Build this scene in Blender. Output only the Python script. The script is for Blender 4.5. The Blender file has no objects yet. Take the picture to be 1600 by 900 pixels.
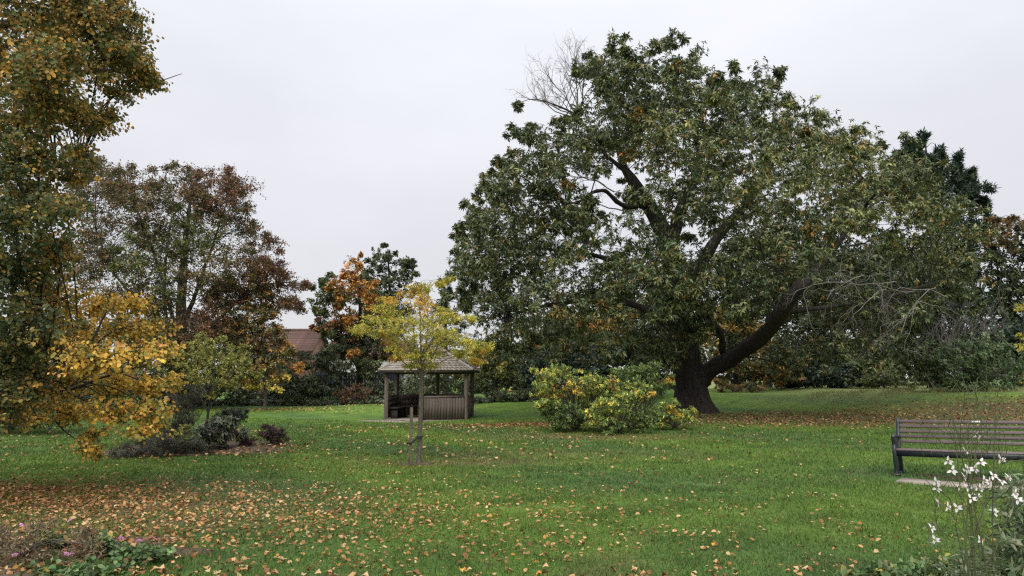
import bpy, math
import numpy as np
from mathutils import Vector, Matrix

rng = np.random.default_rng(11)
scene = bpy.context.scene
COL = scene.collection
PI = math.pi

# ------------------------------------------------------------------ camera
F, W0, H0 = 1160.0, 1600.0, 900.0           # focal length in photograph pixels
EYE = 1.6
PITCH = math.atan(140.0 / F)
cam_d = bpy.data.cameras.new('camera')
cam_d.sensor_width = 36.0
cam_d.lens = 36.0 * F / W0
cam_d.clip_end = 2000.0
cam_d.clip_start = 0.05
cam = bpy.data.objects.new('camera', cam_d)
COL.objects.link(cam)
cam.location = (0, 0, EYE)
cam.rotation_euler = (PI / 2 + PITCH, 0, 0)
scene.camera = cam

# ------------------------------------------------------------------ sky and sun (overcast)
SUN_EL, SUN_AZ = math.radians(45), math.radians(196)     # azimuth clockwise from +Y; behind the camera
world = bpy.data.worlds.new('World')
scene.world = world
world.use_nodes = True
nt = world.node_tree
nt.nodes.clear()
N = nt.nodes.new
out = N('ShaderNodeOutputWorld')
bg = N('ShaderNodeBackground')
bg.inputs['Strength'].default_value = 0.1
sky = N('ShaderNodeTexSky')
sky.sky_type = 'NISHITA'
sky.sun_disc = False
sky.sun_elevation = SUN_EL
sky.sun_rotation = SUN_AZ
tc = N('ShaderNodeTexCoord')
sep = N('ShaderNodeSeparateXYZ')
nt.links.new(tc.outputs['Generated'], sep.inputs[0])
ramp = N('ShaderNodeValToRGB')                     # overcast: brighter towards the zenith
cr = ramp.color_ramp
cr.elements[0].position = 0.0
cr.elements[0].color = (4.15, 4.12, 4.18, 1)
cr.elements[1].position = 1.0
cr.elements[1].color = (13.5, 13.5, 13.6, 1)
e = cr.elements.new(0.16); e.color = (4.3, 4.28, 4.47, 1)
e = cr.elements.new(0.31); e.color = (4.85, 4.87, 5.1, 1)
e = cr.elements.new(0.46); e.color = (5.35, 5.45, 5.75, 1)
nt.links.new(sep.outputs['Z'], ramp.inputs[0])
noi = N('ShaderNodeTexNoise')
noi.inputs['Scale'].default_value = 2.2
noi.inputs['Detail'].default_value = 4
mp = N('ShaderNodeMapping')
mp.inputs['Scale'].default_value = (1, 1, 2.2)
nt.links.new(tc.outputs['Generated'], mp.inputs[0])
nt.links.new(mp.outputs[0], noi.inputs['Vector'])
mr = N('ShaderNodeMapRange')
mr.inputs['From Min'].default_value = 0.3
mr.inputs['From Max'].default_value = 0.7
mr.inputs['To Min'].default_value = 0.92
mr.inputs['To Max'].default_value = 1.06
nt.links.new(noi.outputs[0], mr.inputs['Value'])
mul = N('ShaderNodeVectorMath'); mul.operation = 'SCALE'
nt.links.new(ramp.outputs[0], mul.inputs[0])
nt.links.new(mr.outputs[0], mul.inputs['Scale'])
mix = N('ShaderNodeMix'); mix.data_type = 'RGBA'
mix.inputs['Factor'].default_value = 0.94
nt.links.new(sky.outputs[0], mix.inputs['A'])
nt.links.new(mul.outputs[0], mix.inputs['B'])
nt.links.new(mix.outputs['Result'], bg.inputs['Color'])
nt.links.new(bg.outputs[0], out.inputs[0])

sun_d = bpy.data.lights.new('sun', 'SUN')
sun_d.energy = 1.5
sun_d.angle = math.radians(45)
sun_d.color = (1.0, 0.96, 0.9)
sun = bpy.data.objects.new('sun', sun_d)
COL.objects.link(sun)
sd = Vector((math.sin(SUN_AZ) * math.cos(SUN_EL), math.cos(SUN_AZ) * math.cos(SUN_EL), math.sin(SUN_EL)))
sun.rotation_euler = sd.to_track_quat('Z', 'Y').to_euler()

vs = scene.view_settings
vs.view_transform = 'Standard'
vs.look = 'None'
vs.exposure = 0.86
vs.gamma = 1.0
vs.use_curve_mapping = False
scene.cycles.use_denoising = False
scene.cycles.filter_width = 1.25
scene.cycles.max_bounces = 6
scene.cycles.diffuse_bounces = 3
scene.cycles.glossy_bounces = 2
scene.cycles.transmission_bounces = 3

# ------------------------------------------------------------------ helpers: where things stand
_c, _s = math.cos(PITCH), math.sin(PITCH)


def at(px, py, Y):
    """the point at forward distance Y on the line of sight through a pixel of the photograph"""
    u, v = (px - 800) / F, (450 - py) / F
    d = np.array([u, _c - v * _s, _s + v * _c])
    return np.array([0, 0, EYE]) + d * (Y / d[1])


_cp = [(300, 900, 6), (1300, 900, 6), (1402, 742, 12.2), (1600, 755, 11.6), (655, 725, 13.75), (190, 718, 14.5),
       (440, 692, 18), (665, 658, 29.5), (610, 657, 30.4), (735, 652, 31), (450, 635, 38), (590, 632, 37), (0, 675, 22),
       (100, 672, 24), (1085, 645, 31), (960, 676, 21.5), (800, 627, 37), (1150, 613, 42), (1300, 607, 45), (1500, 610, 36),
       (1600, 608, 36), (1300, 665, 24.5), (700, 800, 8.8), (1100, 800, 8.8), (200, 800, 8.8)]
_pts = [at(*q) for q in _cp] + [np.array(q, float) for q in
        [(0, -6, 0), (-12, -2, 0), (12, -2, 0), (-40, 70, .1), (0, 70, .3), (40, 70, 1.1), (-40, 30, -.1), (40, 40, 1.0), (30, 15, .1), (-25, 10, 0)]]
_pts = np.array(_pts)


def g(x, y):
    x = np.asarray(x, float); y = np.asarray(y, float)
    d2 = (x[..., None] - _pts[:, 0]) ** 2 + (y[..., None] - _pts[:, 1]) ** 2
    w = 1.0 / (d2 + 2.5 ** 2) ** 2
    z = (w * _pts[:, 2]).sum(-1) / w.sum(-1)
    return z + 0.012 * np.sin(x * 1.7 + 0.6 * y) * np.cos(y * 1.3 - .4 * x)


def gp(px, Y, py=640):
    p = at(px, py, Y)
    return np.array([p[0], Y, float(g(p[0], Y))])


def field(P, scale, seed):
    """smooth pseudo noise, about -1..1"""
    r = np.random.default_rng(seed)
    P = np.asarray(P, float)
    acc = 0
    for k in range(7):
        d = r.normal(size=P.shape[-1]); d /= np.linalg.norm(d)
        acc = acc + np.sin((P @ d) * (2 * PI / scale) * r.uniform(.6, 1.8) + r.uniform(0, 6.28))
    return acc / 3.2


def unit(a):
    return a / np.maximum(np.linalg.norm(a, axis=-1, keepdims=True), 1e-9)


def rand_dir(n):
    return unit(rng.normal(size=(n, 3)))


# ------------------------------------------------------------------ helpers: meshes
def new_mesh(name, V, faces, col=None, mats=(), smooth=False, fmat=None):
    """faces: an (n,k) array or a list of such arrays / of tuples"""
    V = np.asarray(V, np.float32)
    if isinstance(faces, np.ndarray):
        faces = [faces]
    arrs = []
    for f in faces:
        if isinstance(f, np.ndarray):
            arrs.append(f)
        else:
            arrs.append(np.array([f]))
    tot = np.concatenate([np.full(len(a), a.shape[1]) for a in arrs])
    idx = np.concatenate([a.reshape(-1) for a in arrs]).astype(np.int32)
    me = bpy.data.meshes.new(name)
    me.vertices.add(len(V))
    me.vertices.foreach_set('co', V.reshape(-1))
    me.loops.add(len(idx))
    me.loops.foreach_set('vertex_index', idx)
    me.polygons.add(len(tot))
    start = np.concatenate([[0], np.cumsum(tot)[:-1]]).astype(np.int32)
    me.polygons.foreach_set('loop_start', start)
    me.polygons.foreach_set('loop_total', tot.astype(np.int32))
    if smooth:
        me.polygons.foreach_set('use_smooth', np.ones(len(tot), bool))
    for m in mats:
        me.materials.append(m)
    if fmat is not None:
        me.polygons.foreach_set('material_index', np.asarray(fmat, np.int32))
    if col is not None:
        a = me.attributes.new('col', 'FLOAT_COLOR', 'POINT')
        c4 = np.ones((len(V), 4), np.float32)
        c4[:, :3] = col
        a.data.foreach_set('color', c4.reshape(-1))
    me.update()
    me.validate()
    return me


def put(name, me, parent=None, loc=(0, 0, 0), rot=None):
    o = bpy.data.objects.new(name, me)
    COL.objects.link(o)
    if parent is not None:
        o.parent = parent
    o.location = loc
    if rot is not None:
        o.rotation_euler = rot
    return o


def tag(o, label, cat=None, group=None, kind=None):
    if label: o['label'] = label
    if cat: o['category'] = cat
    if group: o['group'] = group
    if kind: o['kind'] = kind
    return o


def thing(name, label, cat, loc, group=None, rz=0.0):
    o = bpy.data.objects.new(name, None)
    COL.objects.link(o)
    o.location = tuple(float(v) for v in loc)
    o.rotation_euler = (0, 0, rz)
    o.empty_display_size = .2
    return tag(o, label, cat, group)


def copy_tree(root, loc, rz, label):
    r = root.copy(); COL.objects.link(r)
    r.location = loc; r.rotation_euler = (0, 0, rz); r['label'] = label
    for ch in list(root.children):
        c = ch.copy(); COL.objects.link(c); c.parent = r
        for gch in list(ch.children):
            d = gch.copy(); COL.objects.link(d); d.parent = c
    return r


class MB:
    """collects boxes, prisms and tubes into ONE mesh"""
    def __init__(s):
        s.V = []; s.Fc = []; s.n = 0

    def add(s, V, Fs):
        V = np.asarray(V, float)
        s.V.append(V)
        for f in Fs:
            s.Fc.append(np.array([f]) + s.n if not isinstance(f, np.ndarray) else f + s.n)
        s.n += len(V)
        return s

    def box(s, c, d, R=None):
        h = np.array(d) / 2.0
        v = np.array([[x, y, z] for x in (-1, 1) for y in (-1, 1) for z in (-1, 1)]) * h
        if R is not None:
            v = v @ np.array(R).T
        return s.add(v + np.array(c), [(0, 1, 3, 2), (4, 6, 7, 5), (0, 4, 5, 1), (2, 3, 7, 6), (0, 2, 6, 4), (1, 5, 7, 3)])

    def prism(s, outline, vec):
        """a planar outline (n,3) pushed along vec"""
        o = np.asarray(outline, float); n = len(o)
        V = np.concatenate([o, o + np.array(vec)])
        return s.add(V, [tuple(range(n))[::-1], tuple(range(n, 2 * n))] + [(i, (i + 1) % n, n + (i + 1) % n, n + i) for i in range(n)])

    def tubes(s, P, R, sides=6):
        V, Fq = tube_arrays(np.asarray(P, float), np.asarray(R, float), sides)
        return s.add(V, [Fq])

    def build(s, name, mat, parent=None, loc=(0, 0, 0), rot=None, smooth=False, bevel=0):
        me = new_mesh(name, np.concatenate(s.V), s.Fc, None, [mat], smooth)
        o = put(name, me, parent, loc, rot)
        if bevel:
            b = o.modifiers.new('bevel', 'BEVEL'); b.width = bevel; b.segments = 2; b.limit_method = 'ANGLE'
        return o

    def mesh(s, name, mat):
        return new_mesh(name, np.concatenate(s.V), s.Fc, None, [mat])


def tube_arrays(P, R, sides):
    """P (n,k,3) centre lines, R (n,k) radii -> vertices and quads of n open tubes (pointed if the last radius is small)"""
    if P.ndim == 2:
        P = P[None]; R = R[None]
    n, k, _ = P.shape
    T = np.empty_like(P)
    T[:, 1:-1] = P[:, 2:] - P[:, :-2]; T[:, 0] = P[:, 1] - P[:, 0]; T[:, -1] = P[:, -1] - P[:, -2]
    T = unit(T)
    ref = np.where(np.abs(T.mean(1)[:, 2:3]) > .8, np.array([[1., 0, 0]]), np.array([[0, 0, 1.]]))[:, None, :]
    A = unit(np.cross(T, np.broadcast_to(ref, T.shape)))
    B = np.cross(T, A)
    th = np.arange(sides) / sides * 2 * PI
    V = P[:, :, None] + R[:, :, None, None] * (np.cos(th)[None, None, :, None] * A[:, :, None] + np.sin(th)[None, None, :, None] * B[:, :, None])
    V = V.reshape(-1, 3)
    i = (np.arange(n)[:, None, None] * k + np.arange(k - 1)[None, :, None]) * sides
    j = np.arange(sides)[None, None, :]
    j2 = (j + 1) % sides
    Fq = np.stack([i + j, i + j2, i + sides + j2, i + sides + j], -1).reshape(-1, 4)
    return V, Fq


def spline(pts, n):
    """Catmull-Rom through points of any dimension"""
    p = np.asarray(pts, float)
    p = np.vstack([2 * p[0] - p[1], p, 2 * p[-1] - p[-2]])
    t = np.linspace(0, len(p) - 3 - 1e-6, n)
    i = t.astype(int); f = (t - i)[:, None]
    a, b, c, d = p[i], p[i + 1], p[i + 2], p[i + 3]
    return .5 * (2 * b + (c - a) * f + (2 * a - 5 * b + 4 * c - d) * f ** 2 + (3 * b - a - 3 * c + d) * f ** 3)


# ------------------------------------------------------------------ materials
def mat_base(name):
    m = bpy.data.materials.new(name)
    m.use_nodes = True
    return m, m.node_tree, m.node_tree.nodes['Principled BSDF']


def leaf_mat(name, rough=.5, spec=.35, trans=.25):
    m, t, b = mat_base(name)
    a = t.nodes.new('ShaderNodeAttribute'); a.attribute_name = 'col'
    b.inputs['Roughness'].default_value = rough
    b.inputs['Specular IOR Level'].default_value = spec
    t.links.new(a.outputs['Color'], b.inputs['Base Color'])
    tr = t.nodes.new('ShaderNodeBsdfTranslucent')
    t.links.new(a.outputs['Color'], tr.inputs['Color'])
    mx = t.nodes.new('ShaderNodeMixShader'); mx.inputs[0].default_value = trans
    t.links.new(b.outputs[0], mx.inputs[1]); t.links.new(tr.outputs[0], mx.inputs[2])
    t.links.new(mx.outputs[0], t.nodes['Material Output'].inputs[0])
    return m


def noise_mat(name, c1, c2, scale=6, rough=.8, stretch=(1, 1, 1), bump=.3, detail=6, spec=.3, c3=None, obj_coords=True, bump_dist=.02):
    m, t, b = mat_base(name)
    L = t.links.new
    tc = t.nodes.new('ShaderNodeTexCoord'); mp = t.nodes.new('ShaderNodeMapping')
    mp.inputs['Scale'].default_value = stretch
    L(tc.outputs['Object'], mp.inputs[0])
    n = t.nodes.new('ShaderNodeTexNoise'); n.inputs['Scale'].default_value = scale; n.inputs['Detail'].default_value = detail
    n.inputs['Roughness'].default_value = .65
    L(mp.outputs[0], n.inputs['Vector'])
    r = t.nodes.new('ShaderNodeValToRGB')
    r.color_ramp.elements[0].position = .3; r.color_ramp.elements[0].color = (*c1, 1)
    r.color_ramp.elements[1].position = .7; r.color_ramp.elements[1].color = (*c2, 1)
    if c3 is not None:
        e = r.color_ramp.elements.new(.58); e.color = (*c3, 1)
    L(n.outputs[0], r.inputs[0])
    # every piece a slightly different tone
    oi = t.nodes.new('ShaderNodeObjectInfo')
    mr = t.nodes.new('ShaderNodeMapRange'); mr.inputs['To Min'].default_value = .84; mr.inputs['To Max'].default_value = 1.14
    L(oi.outputs['Random'], mr.inputs['Value'])
    hs = t.nodes.new('ShaderNodeHueSaturation'); L(mr.outputs[0], hs.inputs['Value']); L(r.outputs[0], hs.inputs['Color'])
    L(hs.outputs[0], b.inputs['Base Color'])
    b.inputs['Roughness'].default_value = rough
    b.inputs['Specular IOR Level'].default_value = spec
    if bump:
        bp = t.nodes.new('ShaderNodeBump'); bp.inputs['Strength'].default_value = bump; bp.inputs['Distance'].default_value = bump_dist
        L(n.outputs[0], bp.inputs['Height']); L(bp.outputs[0], b.inputs['Normal'])
    return m


M = {}
M['leaf'] = leaf_mat('leaf', .5, .35, .25)
M['leaf_glossy'] = leaf_mat('leaf_glossy', .44, .42, .16)
M['leaf_thin'] = leaf_mat('leaf_thin', .55, .25, .36)
M['leaf_matt'] = leaf_mat('leaf_matt', .65, .12, .25)
M['litter'] = leaf_mat('litter', .8, .12, .1)
M['grass_blade'] = leaf_mat('grass_blade', .6, .2, .25)
M['petal'] = leaf_mat('petal', .6, .2, .35)
M['bark_dark'] = noise_mat('bark_dark', (.014, .011, .009), (.05, .042, .036), 5, .9, (3, 3, .5), .9, bump_dist=.05)
M['bark_mid'] = noise_mat('bark_mid', (.03, .025, .02), (.09, .08, .065), 8, .9, (3, 3, .5), .6)
M['bark_young'] = noise_mat('bark_young', (.06, .05, .04), (.2, .17, .14), 14, .85, (2, 2, .8), .5)
M['bark_grey'] = noise_mat('bark_grey', (.08, .072, .064), (.19, .172, .155), 8, .9, (1, 1, 1), .2)
M['bark_brown'] = noise_mat('bark_brown', (.05, .042, .035), (.12, .10, .085), 8, .9, (1, 1, 1), .2)
M['stem_green'] = noise_mat('stem_green', (.05, .06, .025), (.10, .11, .045), 8, .7, (1, 1, 1), 0)
M['wood_old'] = noise_mat('wood_old', (.08, .065, .053), (.23, .19, .16), 4, .85, (9, 9, .7), .35, c3=(.14, .115, .095))
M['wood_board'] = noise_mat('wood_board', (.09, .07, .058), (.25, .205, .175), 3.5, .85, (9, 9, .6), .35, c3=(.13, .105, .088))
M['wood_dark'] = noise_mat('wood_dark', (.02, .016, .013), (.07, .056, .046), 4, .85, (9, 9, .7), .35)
M['shingle'] = noise_mat('shingle', (.19, .165, .14), (.40, .355, .31), 3, .9, (1, 1, 1), .3, c3=(.28, .245, .21))
M['stake'] = noise_mat('stake', (.06, .045, .035), (.17, .135, .105), 5, .85, (9, 9, .7), .3)
M['rubber'] = noise_mat('rubber', (.012, .012, .013), (.025, .025, .027), 8, .6, (1, 1, 1), 0)
M['cast_iron'] = noise_mat('cast_iron', (.013, .016, .022), (.03, .035, .044), 9, .38, (1, 1, 1), .15, spec=.5, bump_dist=.004)
M['slat'] = noise_mat('slat', (.065, .047, .046), (.125, .092, .092), 5, .5, (.6, 9, 9), .15, spec=.4, bump_dist=.004)
M['plaque'] = noise_mat('plaque', (.55, .55, .54), (.78, .78, .77), 22, .35, (1, 1, 1), 0, spec=.5)
M['paving'] = noise_mat('paving', (.16, .135, .11), (.30, .26, .22), 5, .9, (1, 1, 1), .3, c3=(.24, .205, .17))
M['soil'] = noise_mat('soil', (.05, .036, .024), (.15, .11, .075), 12, .95, (1, 1, 1), .6, c3=(.09, .065, .042))
M['roof_tile'] = noise_mat('roof_tile', (.075, .042, .034), (.15, .09, .075), 2, .85, (1, 1, 1), .2, c3=(.11, .065, .052))
M['brick_wall'] = noise_mat('brick_wall', (.16, .09, .065), (.26, .16, .12), 6, .9, (1, 1, 1), .2)
M['render_white'] = noise_mat('render_white', (.5, .5, .48), (.66, .65, .63), 3, .9, (1, 1, 1), .1)
M['navy_paint'] = noise_mat('navy_paint', (.012, .018, .04), (.022, .032, .062), 3, .5, (1, 1, 1), .1)
M['window_frame'] = noise_mat('window_frame', (.6, .6, .6), (.72, .72, .72), 3, .5, (1, 1, 1), 0)
mg, tg, bgl = mat_base('glass_pane')
bgl.inputs['Base Color'].default_value = (.03, .035, .04, 1); bgl.inputs['Roughness'].default_value = .08
M['glass'] = mg

# lawn: colour comes from the turf tone stored on the sheet, with fine grain added
m, t, b = mat_base('lawn')
L = t.links.new
a = t.nodes.new('ShaderNodeAttribute'); a.attribute_name = 'col'
tcn = t.nodes.new('ShaderNodeTexCoord')
n1 = t.nodes.new('ShaderNodeTexNoise'); n1.inputs['Scale'].default_value = 26; n1.inputs['Detail'].default_value = 5; n1.inputs['Roughness'].default_value = .7
n2 = t.nodes.new('ShaderNodeTexNoise'); n2.inputs['Scale'].default_value = 3.5; n2.inputs['Detail'].default_value = 4
L(tcn.outputs['Object'], n1.inputs['Vector']); L(tcn.outputs['Object'], n2.inputs['Vector'])
r1 = t.nodes.new('ShaderNodeMapRange'); r1.inputs['From Min'].default_value = .3; r1.inputs['From Max'].default_value = .7; r1.inputs['To Min'].default_value = .55; r1.inputs['To Max'].default_value = 1.4
r2 = t.nodes.new('ShaderNodeMapRange'); r2.inputs['From Min'].default_value = .3; r2.inputs['From Max'].default_value = .7; r2.inputs['To Min'].default_value = .82; r2.inputs['To Max'].default_value = 1.16
L(n1.outputs[0], r1.inputs['Value']); L(n2.outputs[0], r2.inputs['Value'])
mm = t.nodes.new('ShaderNodeMath'); mm.operation = 'MULTIPLY'; L(r1.outputs[0], mm.inputs[0]); L(r2.outputs[0], mm.inputs[1])
vm = t.nodes.new('ShaderNodeVectorMath'); vm.operation = 'SCALE'; L(a.outputs['Color'], vm.inputs[0]); L(mm.outputs[0], vm.inputs['Scale'])
L(vm.outputs[0], b.inputs['Base Color'])
b.inputs['Roughness'].default_value = .9; b.inputs['Specular IOR Level'].default_value = .1
bp = t.nodes.new('ShaderNodeBump'); bp.inputs['Strength'].default_value = .8; bp.inputs['Distance'].default_value = .03
L(n1.outputs[0], bp.inputs['Height']); L(bp.outputs[0], b.inputs['Normal'])
M['lawn'] = m


# ------------------------------------------------------------------ ground: tones, litter, sheet
def ell(x, y, cx, cy, rx, ry, p=2.0):
    return np.exp(-(((x - cx) / rx) ** 2 + ((y - cy) / ry) ** 2) ** (p / 2) * .9)


def litter_mat_amount(x, y):
    """how far the turf is hidden by a mat of old leaves, 0..1"""
    P = np.stack([x, y], -1)
    nz = .5 + .5 * field(P, 1.6, 5)
    a = 1.0 * ell(x, y, 12.0, 27.4, 8.3, 3.7, 4) + .85 * ell(x, y, .2, 25.6, 2.7, 2.0, 3) + .6 * ell(x, y, -5.6, 9.9, 3.4, 1.7, 3) + .5 * ell(x, y, -4.2, 8.4, 2.6, 1.0, 3)
    a = a + .35 * ell(x, y, 20, 27, 6, 2.8, 3)
    return np.clip(a * (.55 + .7 * nz), 0, 1)


def turf(x, y):
    P = np.stack([x, y], -1)
    f1 = field(P, 6.0, 1)[..., None]; f2 = field(P, 1.7, 2)[..., None]; f3 = field(P, .5, 3)[..., None]
    base = np.array([.072, .126, .025])
    c = base * (1 + .09 * f1 + .12 * f2 + .12 * f3)
    c = c + np.clip(f1 + .3 * f2, 0, 1) * np.array([.016, .016, -.001])
    thin = np.clip(field(P, 2.4, 12) * .7 + field(P, .7, 13) * .35 - .45, 0, .7)[..., None]
    c = c * (1 - .55 * thin) + .55 * thin * np.array([.135, .125, .050])
    c = c + np.clip(-f1 - .2 * f2, 0, 1) * np.array([-.006, -.006, .008])
    # greener far lawn, straw patches by the shrub and the young tree, rough pale grass along the right edge
    far = np.clip((y - 20) / 14, 0, 1)[..., None]
    c = c * (1 + .30 * far)
    straw = .65 * ell(x, y, 1.7, 20.0, 2.0, .8) + .6 * ell(x, y, -.9, 13.9, 1.7, .45) + .35 * ell(x, y, 3.5, 19.5, 1.5, .7) + .3 * ell(x, y, .6, 15.5, 2.5, .8)
    straw = np.clip(straw * (.6 + .8 * (.5 + .5 * field(P, .8, 9))), 0, .8)[..., None]
    c = c * (1 - straw) + straw * np.array([.16, .125, .06])
    rough = np.clip((x - 10) / 8, 0, 1) * np.clip((y - 31 - .0 * x) / 3, 0, 1)
    c = c * (1 - .6 * rough[..., None]) + .6 * rough[..., None] * np.array([.20, .20, .09])
    return np.clip(c, .004, 1)


def axis(parts):
    a = [np.arange(p, q, s) for p, q, s in parts]
    return np.unique(np.round(np.concatenate(a), 4))


gx = axis([(-500, -60, 40), (-60, -24, 2), (-24, 28, .3), (28, 64, 2), (64, 520, 40)])
gy = axis([(-80, -8, 8), (-8, 4, 1), (4, 46, .3), (46, 70, 2), (70, 900, 50)])
XX, YY = np.meshgrid(gx, gy)
ZZ = g(XX, YY)
C = turf(XX, YY)
la = litter_mat_amount(XX, YY)[..., None]
C = C * (1 - .85 * la) + .85 * la * np.array([.112, .076, .045])
nx, ny = len(gx), len(gy)
ii = (np.arange(ny - 1)[:, None] * nx + np.arange(nx - 1)[None]).reshape(-1)
Fq = np.stack([ii, ii + 1, ii + nx + 1, ii + nx], -1)
lawn = put('ground', new_mesh('ground', np.stack([XX, YY, ZZ], -1).reshape(-1, 3), Fq, C.reshape(-1, 3), [M['lawn']], True))
tag(lawn, 'mown green lawn strewn with fallen leaves', None, None, 'structure')


def patch(name, label, cx, cy, rx, ry, rot, mat, lift=.02, seed=0, wob=.15):
    """a bare patch laid on the lawn, following it, with an uneven edge"""
    nr, na = 14, 56
    r = np.linspace(0, 1, nr); th = np.linspace(0, 2 * PI, na, endpoint=False)
    R_, T_ = np.meshgrid(r, th, indexing='ij')
    edge = 1 + wob * field(np.stack([np.cos(T_), np.sin(T_)], -1), 1.2, seed + 50)
    lx = R_ * np.cos(T_) * rx * edge; ly = R_ * np.sin(T_) * ry * edge
    x = cx + lx * math.cos(rot) - ly * math.sin(rot); y = cy + lx * math.sin(rot) + ly * math.cos(rot)
    z = g(x, y) + lift * (1 - R_ ** 4) + .004
    z = z - .03 * (R_ > .99)
    i = np.arange(nr - 1)[:, None] * na; j = np.arange(na)[None]; j2 = (j + 1) % na
    Fq = np.stack([i + j, i + na + j, i + na + j2, i + j2], -1).reshape(-1, 4)
    o = put(name, new_mesh(name, np.stack([x, y, z], -1).reshape(-1, 3), Fq, None, [mat], True))
    return tag(o, label, None, None, 'structure')


bed_c = gp(320, 16.6)
patch('mulch_bed', 'bare mulch of the island bed under its low shrubs', bed_c[0], bed_c[1], 2.05, 1.75, .35, M['soil'], .06, 1)
fb = gp(70, 6.7)
patch('flower_bed', 'brown soil of the flower bed with pink geraniums', fb[0] - .3, fb[1] - .1, 1.65, .9, .25, M['soil'], .03, 2, .3)
yt = gp(655, 13.75)
patch('bare_soil', 'ring of bare soil round the staked young tree', yt[0] - .05, yt[1], .3, .22, 0, M['soil'], .02, 3)


# ------------------------------------------------------------------ leaves and trees
def leaves(P, D, Nn, Lh, Wd, col, shape):
    """folded leaf blades; P base points, D directions, Nn approximate normals"""
    n = len(P)
    D = unit(D)
    S = unit(np.cross(D, Nn)); Nn = np.cross(S, D)
    Lh = Lh[:, None]; Wd = Wd[:, None]
    if shape == 'diamond':
        V = np.stack([P, P + D * Lh * .45 + S * Wd * .5 + Nn * Wd * .13, P + D * Lh - Nn * Lh * .10, P + D * Lh * .45 - S * Wd * .5 + Nn * Wd * .13], 1)
        Fq = (np.arange(n)[:, None] * 4 + np.array([[0, 1, 2, 3]]))
        k = 4
    else:                      # round
        V = np.stack([P, P + D * Lh * .22 + S * Wd * .44 + Nn * Wd * .1, P + D * Lh * .66 + S * Wd * .4 + Nn * Wd * .06, P + D * Lh - Nn * Lh * .12,
                      P + D * Lh * .66 - S * Wd * .4 + Nn * Wd * .06, P + D * Lh * .22 - S * Wd * .44 + Nn * Wd * .1], 1)
        b6 = np.arange(n)[:, None] * 6
        Fq = np.concatenate([b6 + np.array([[0, 1, 2, 3]]), b6 + np.array([[0, 3, 4, 5]])])
        k = 6
    return V.reshape(-1, 3), Fq, np.repeat(col, k, 0)


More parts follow.
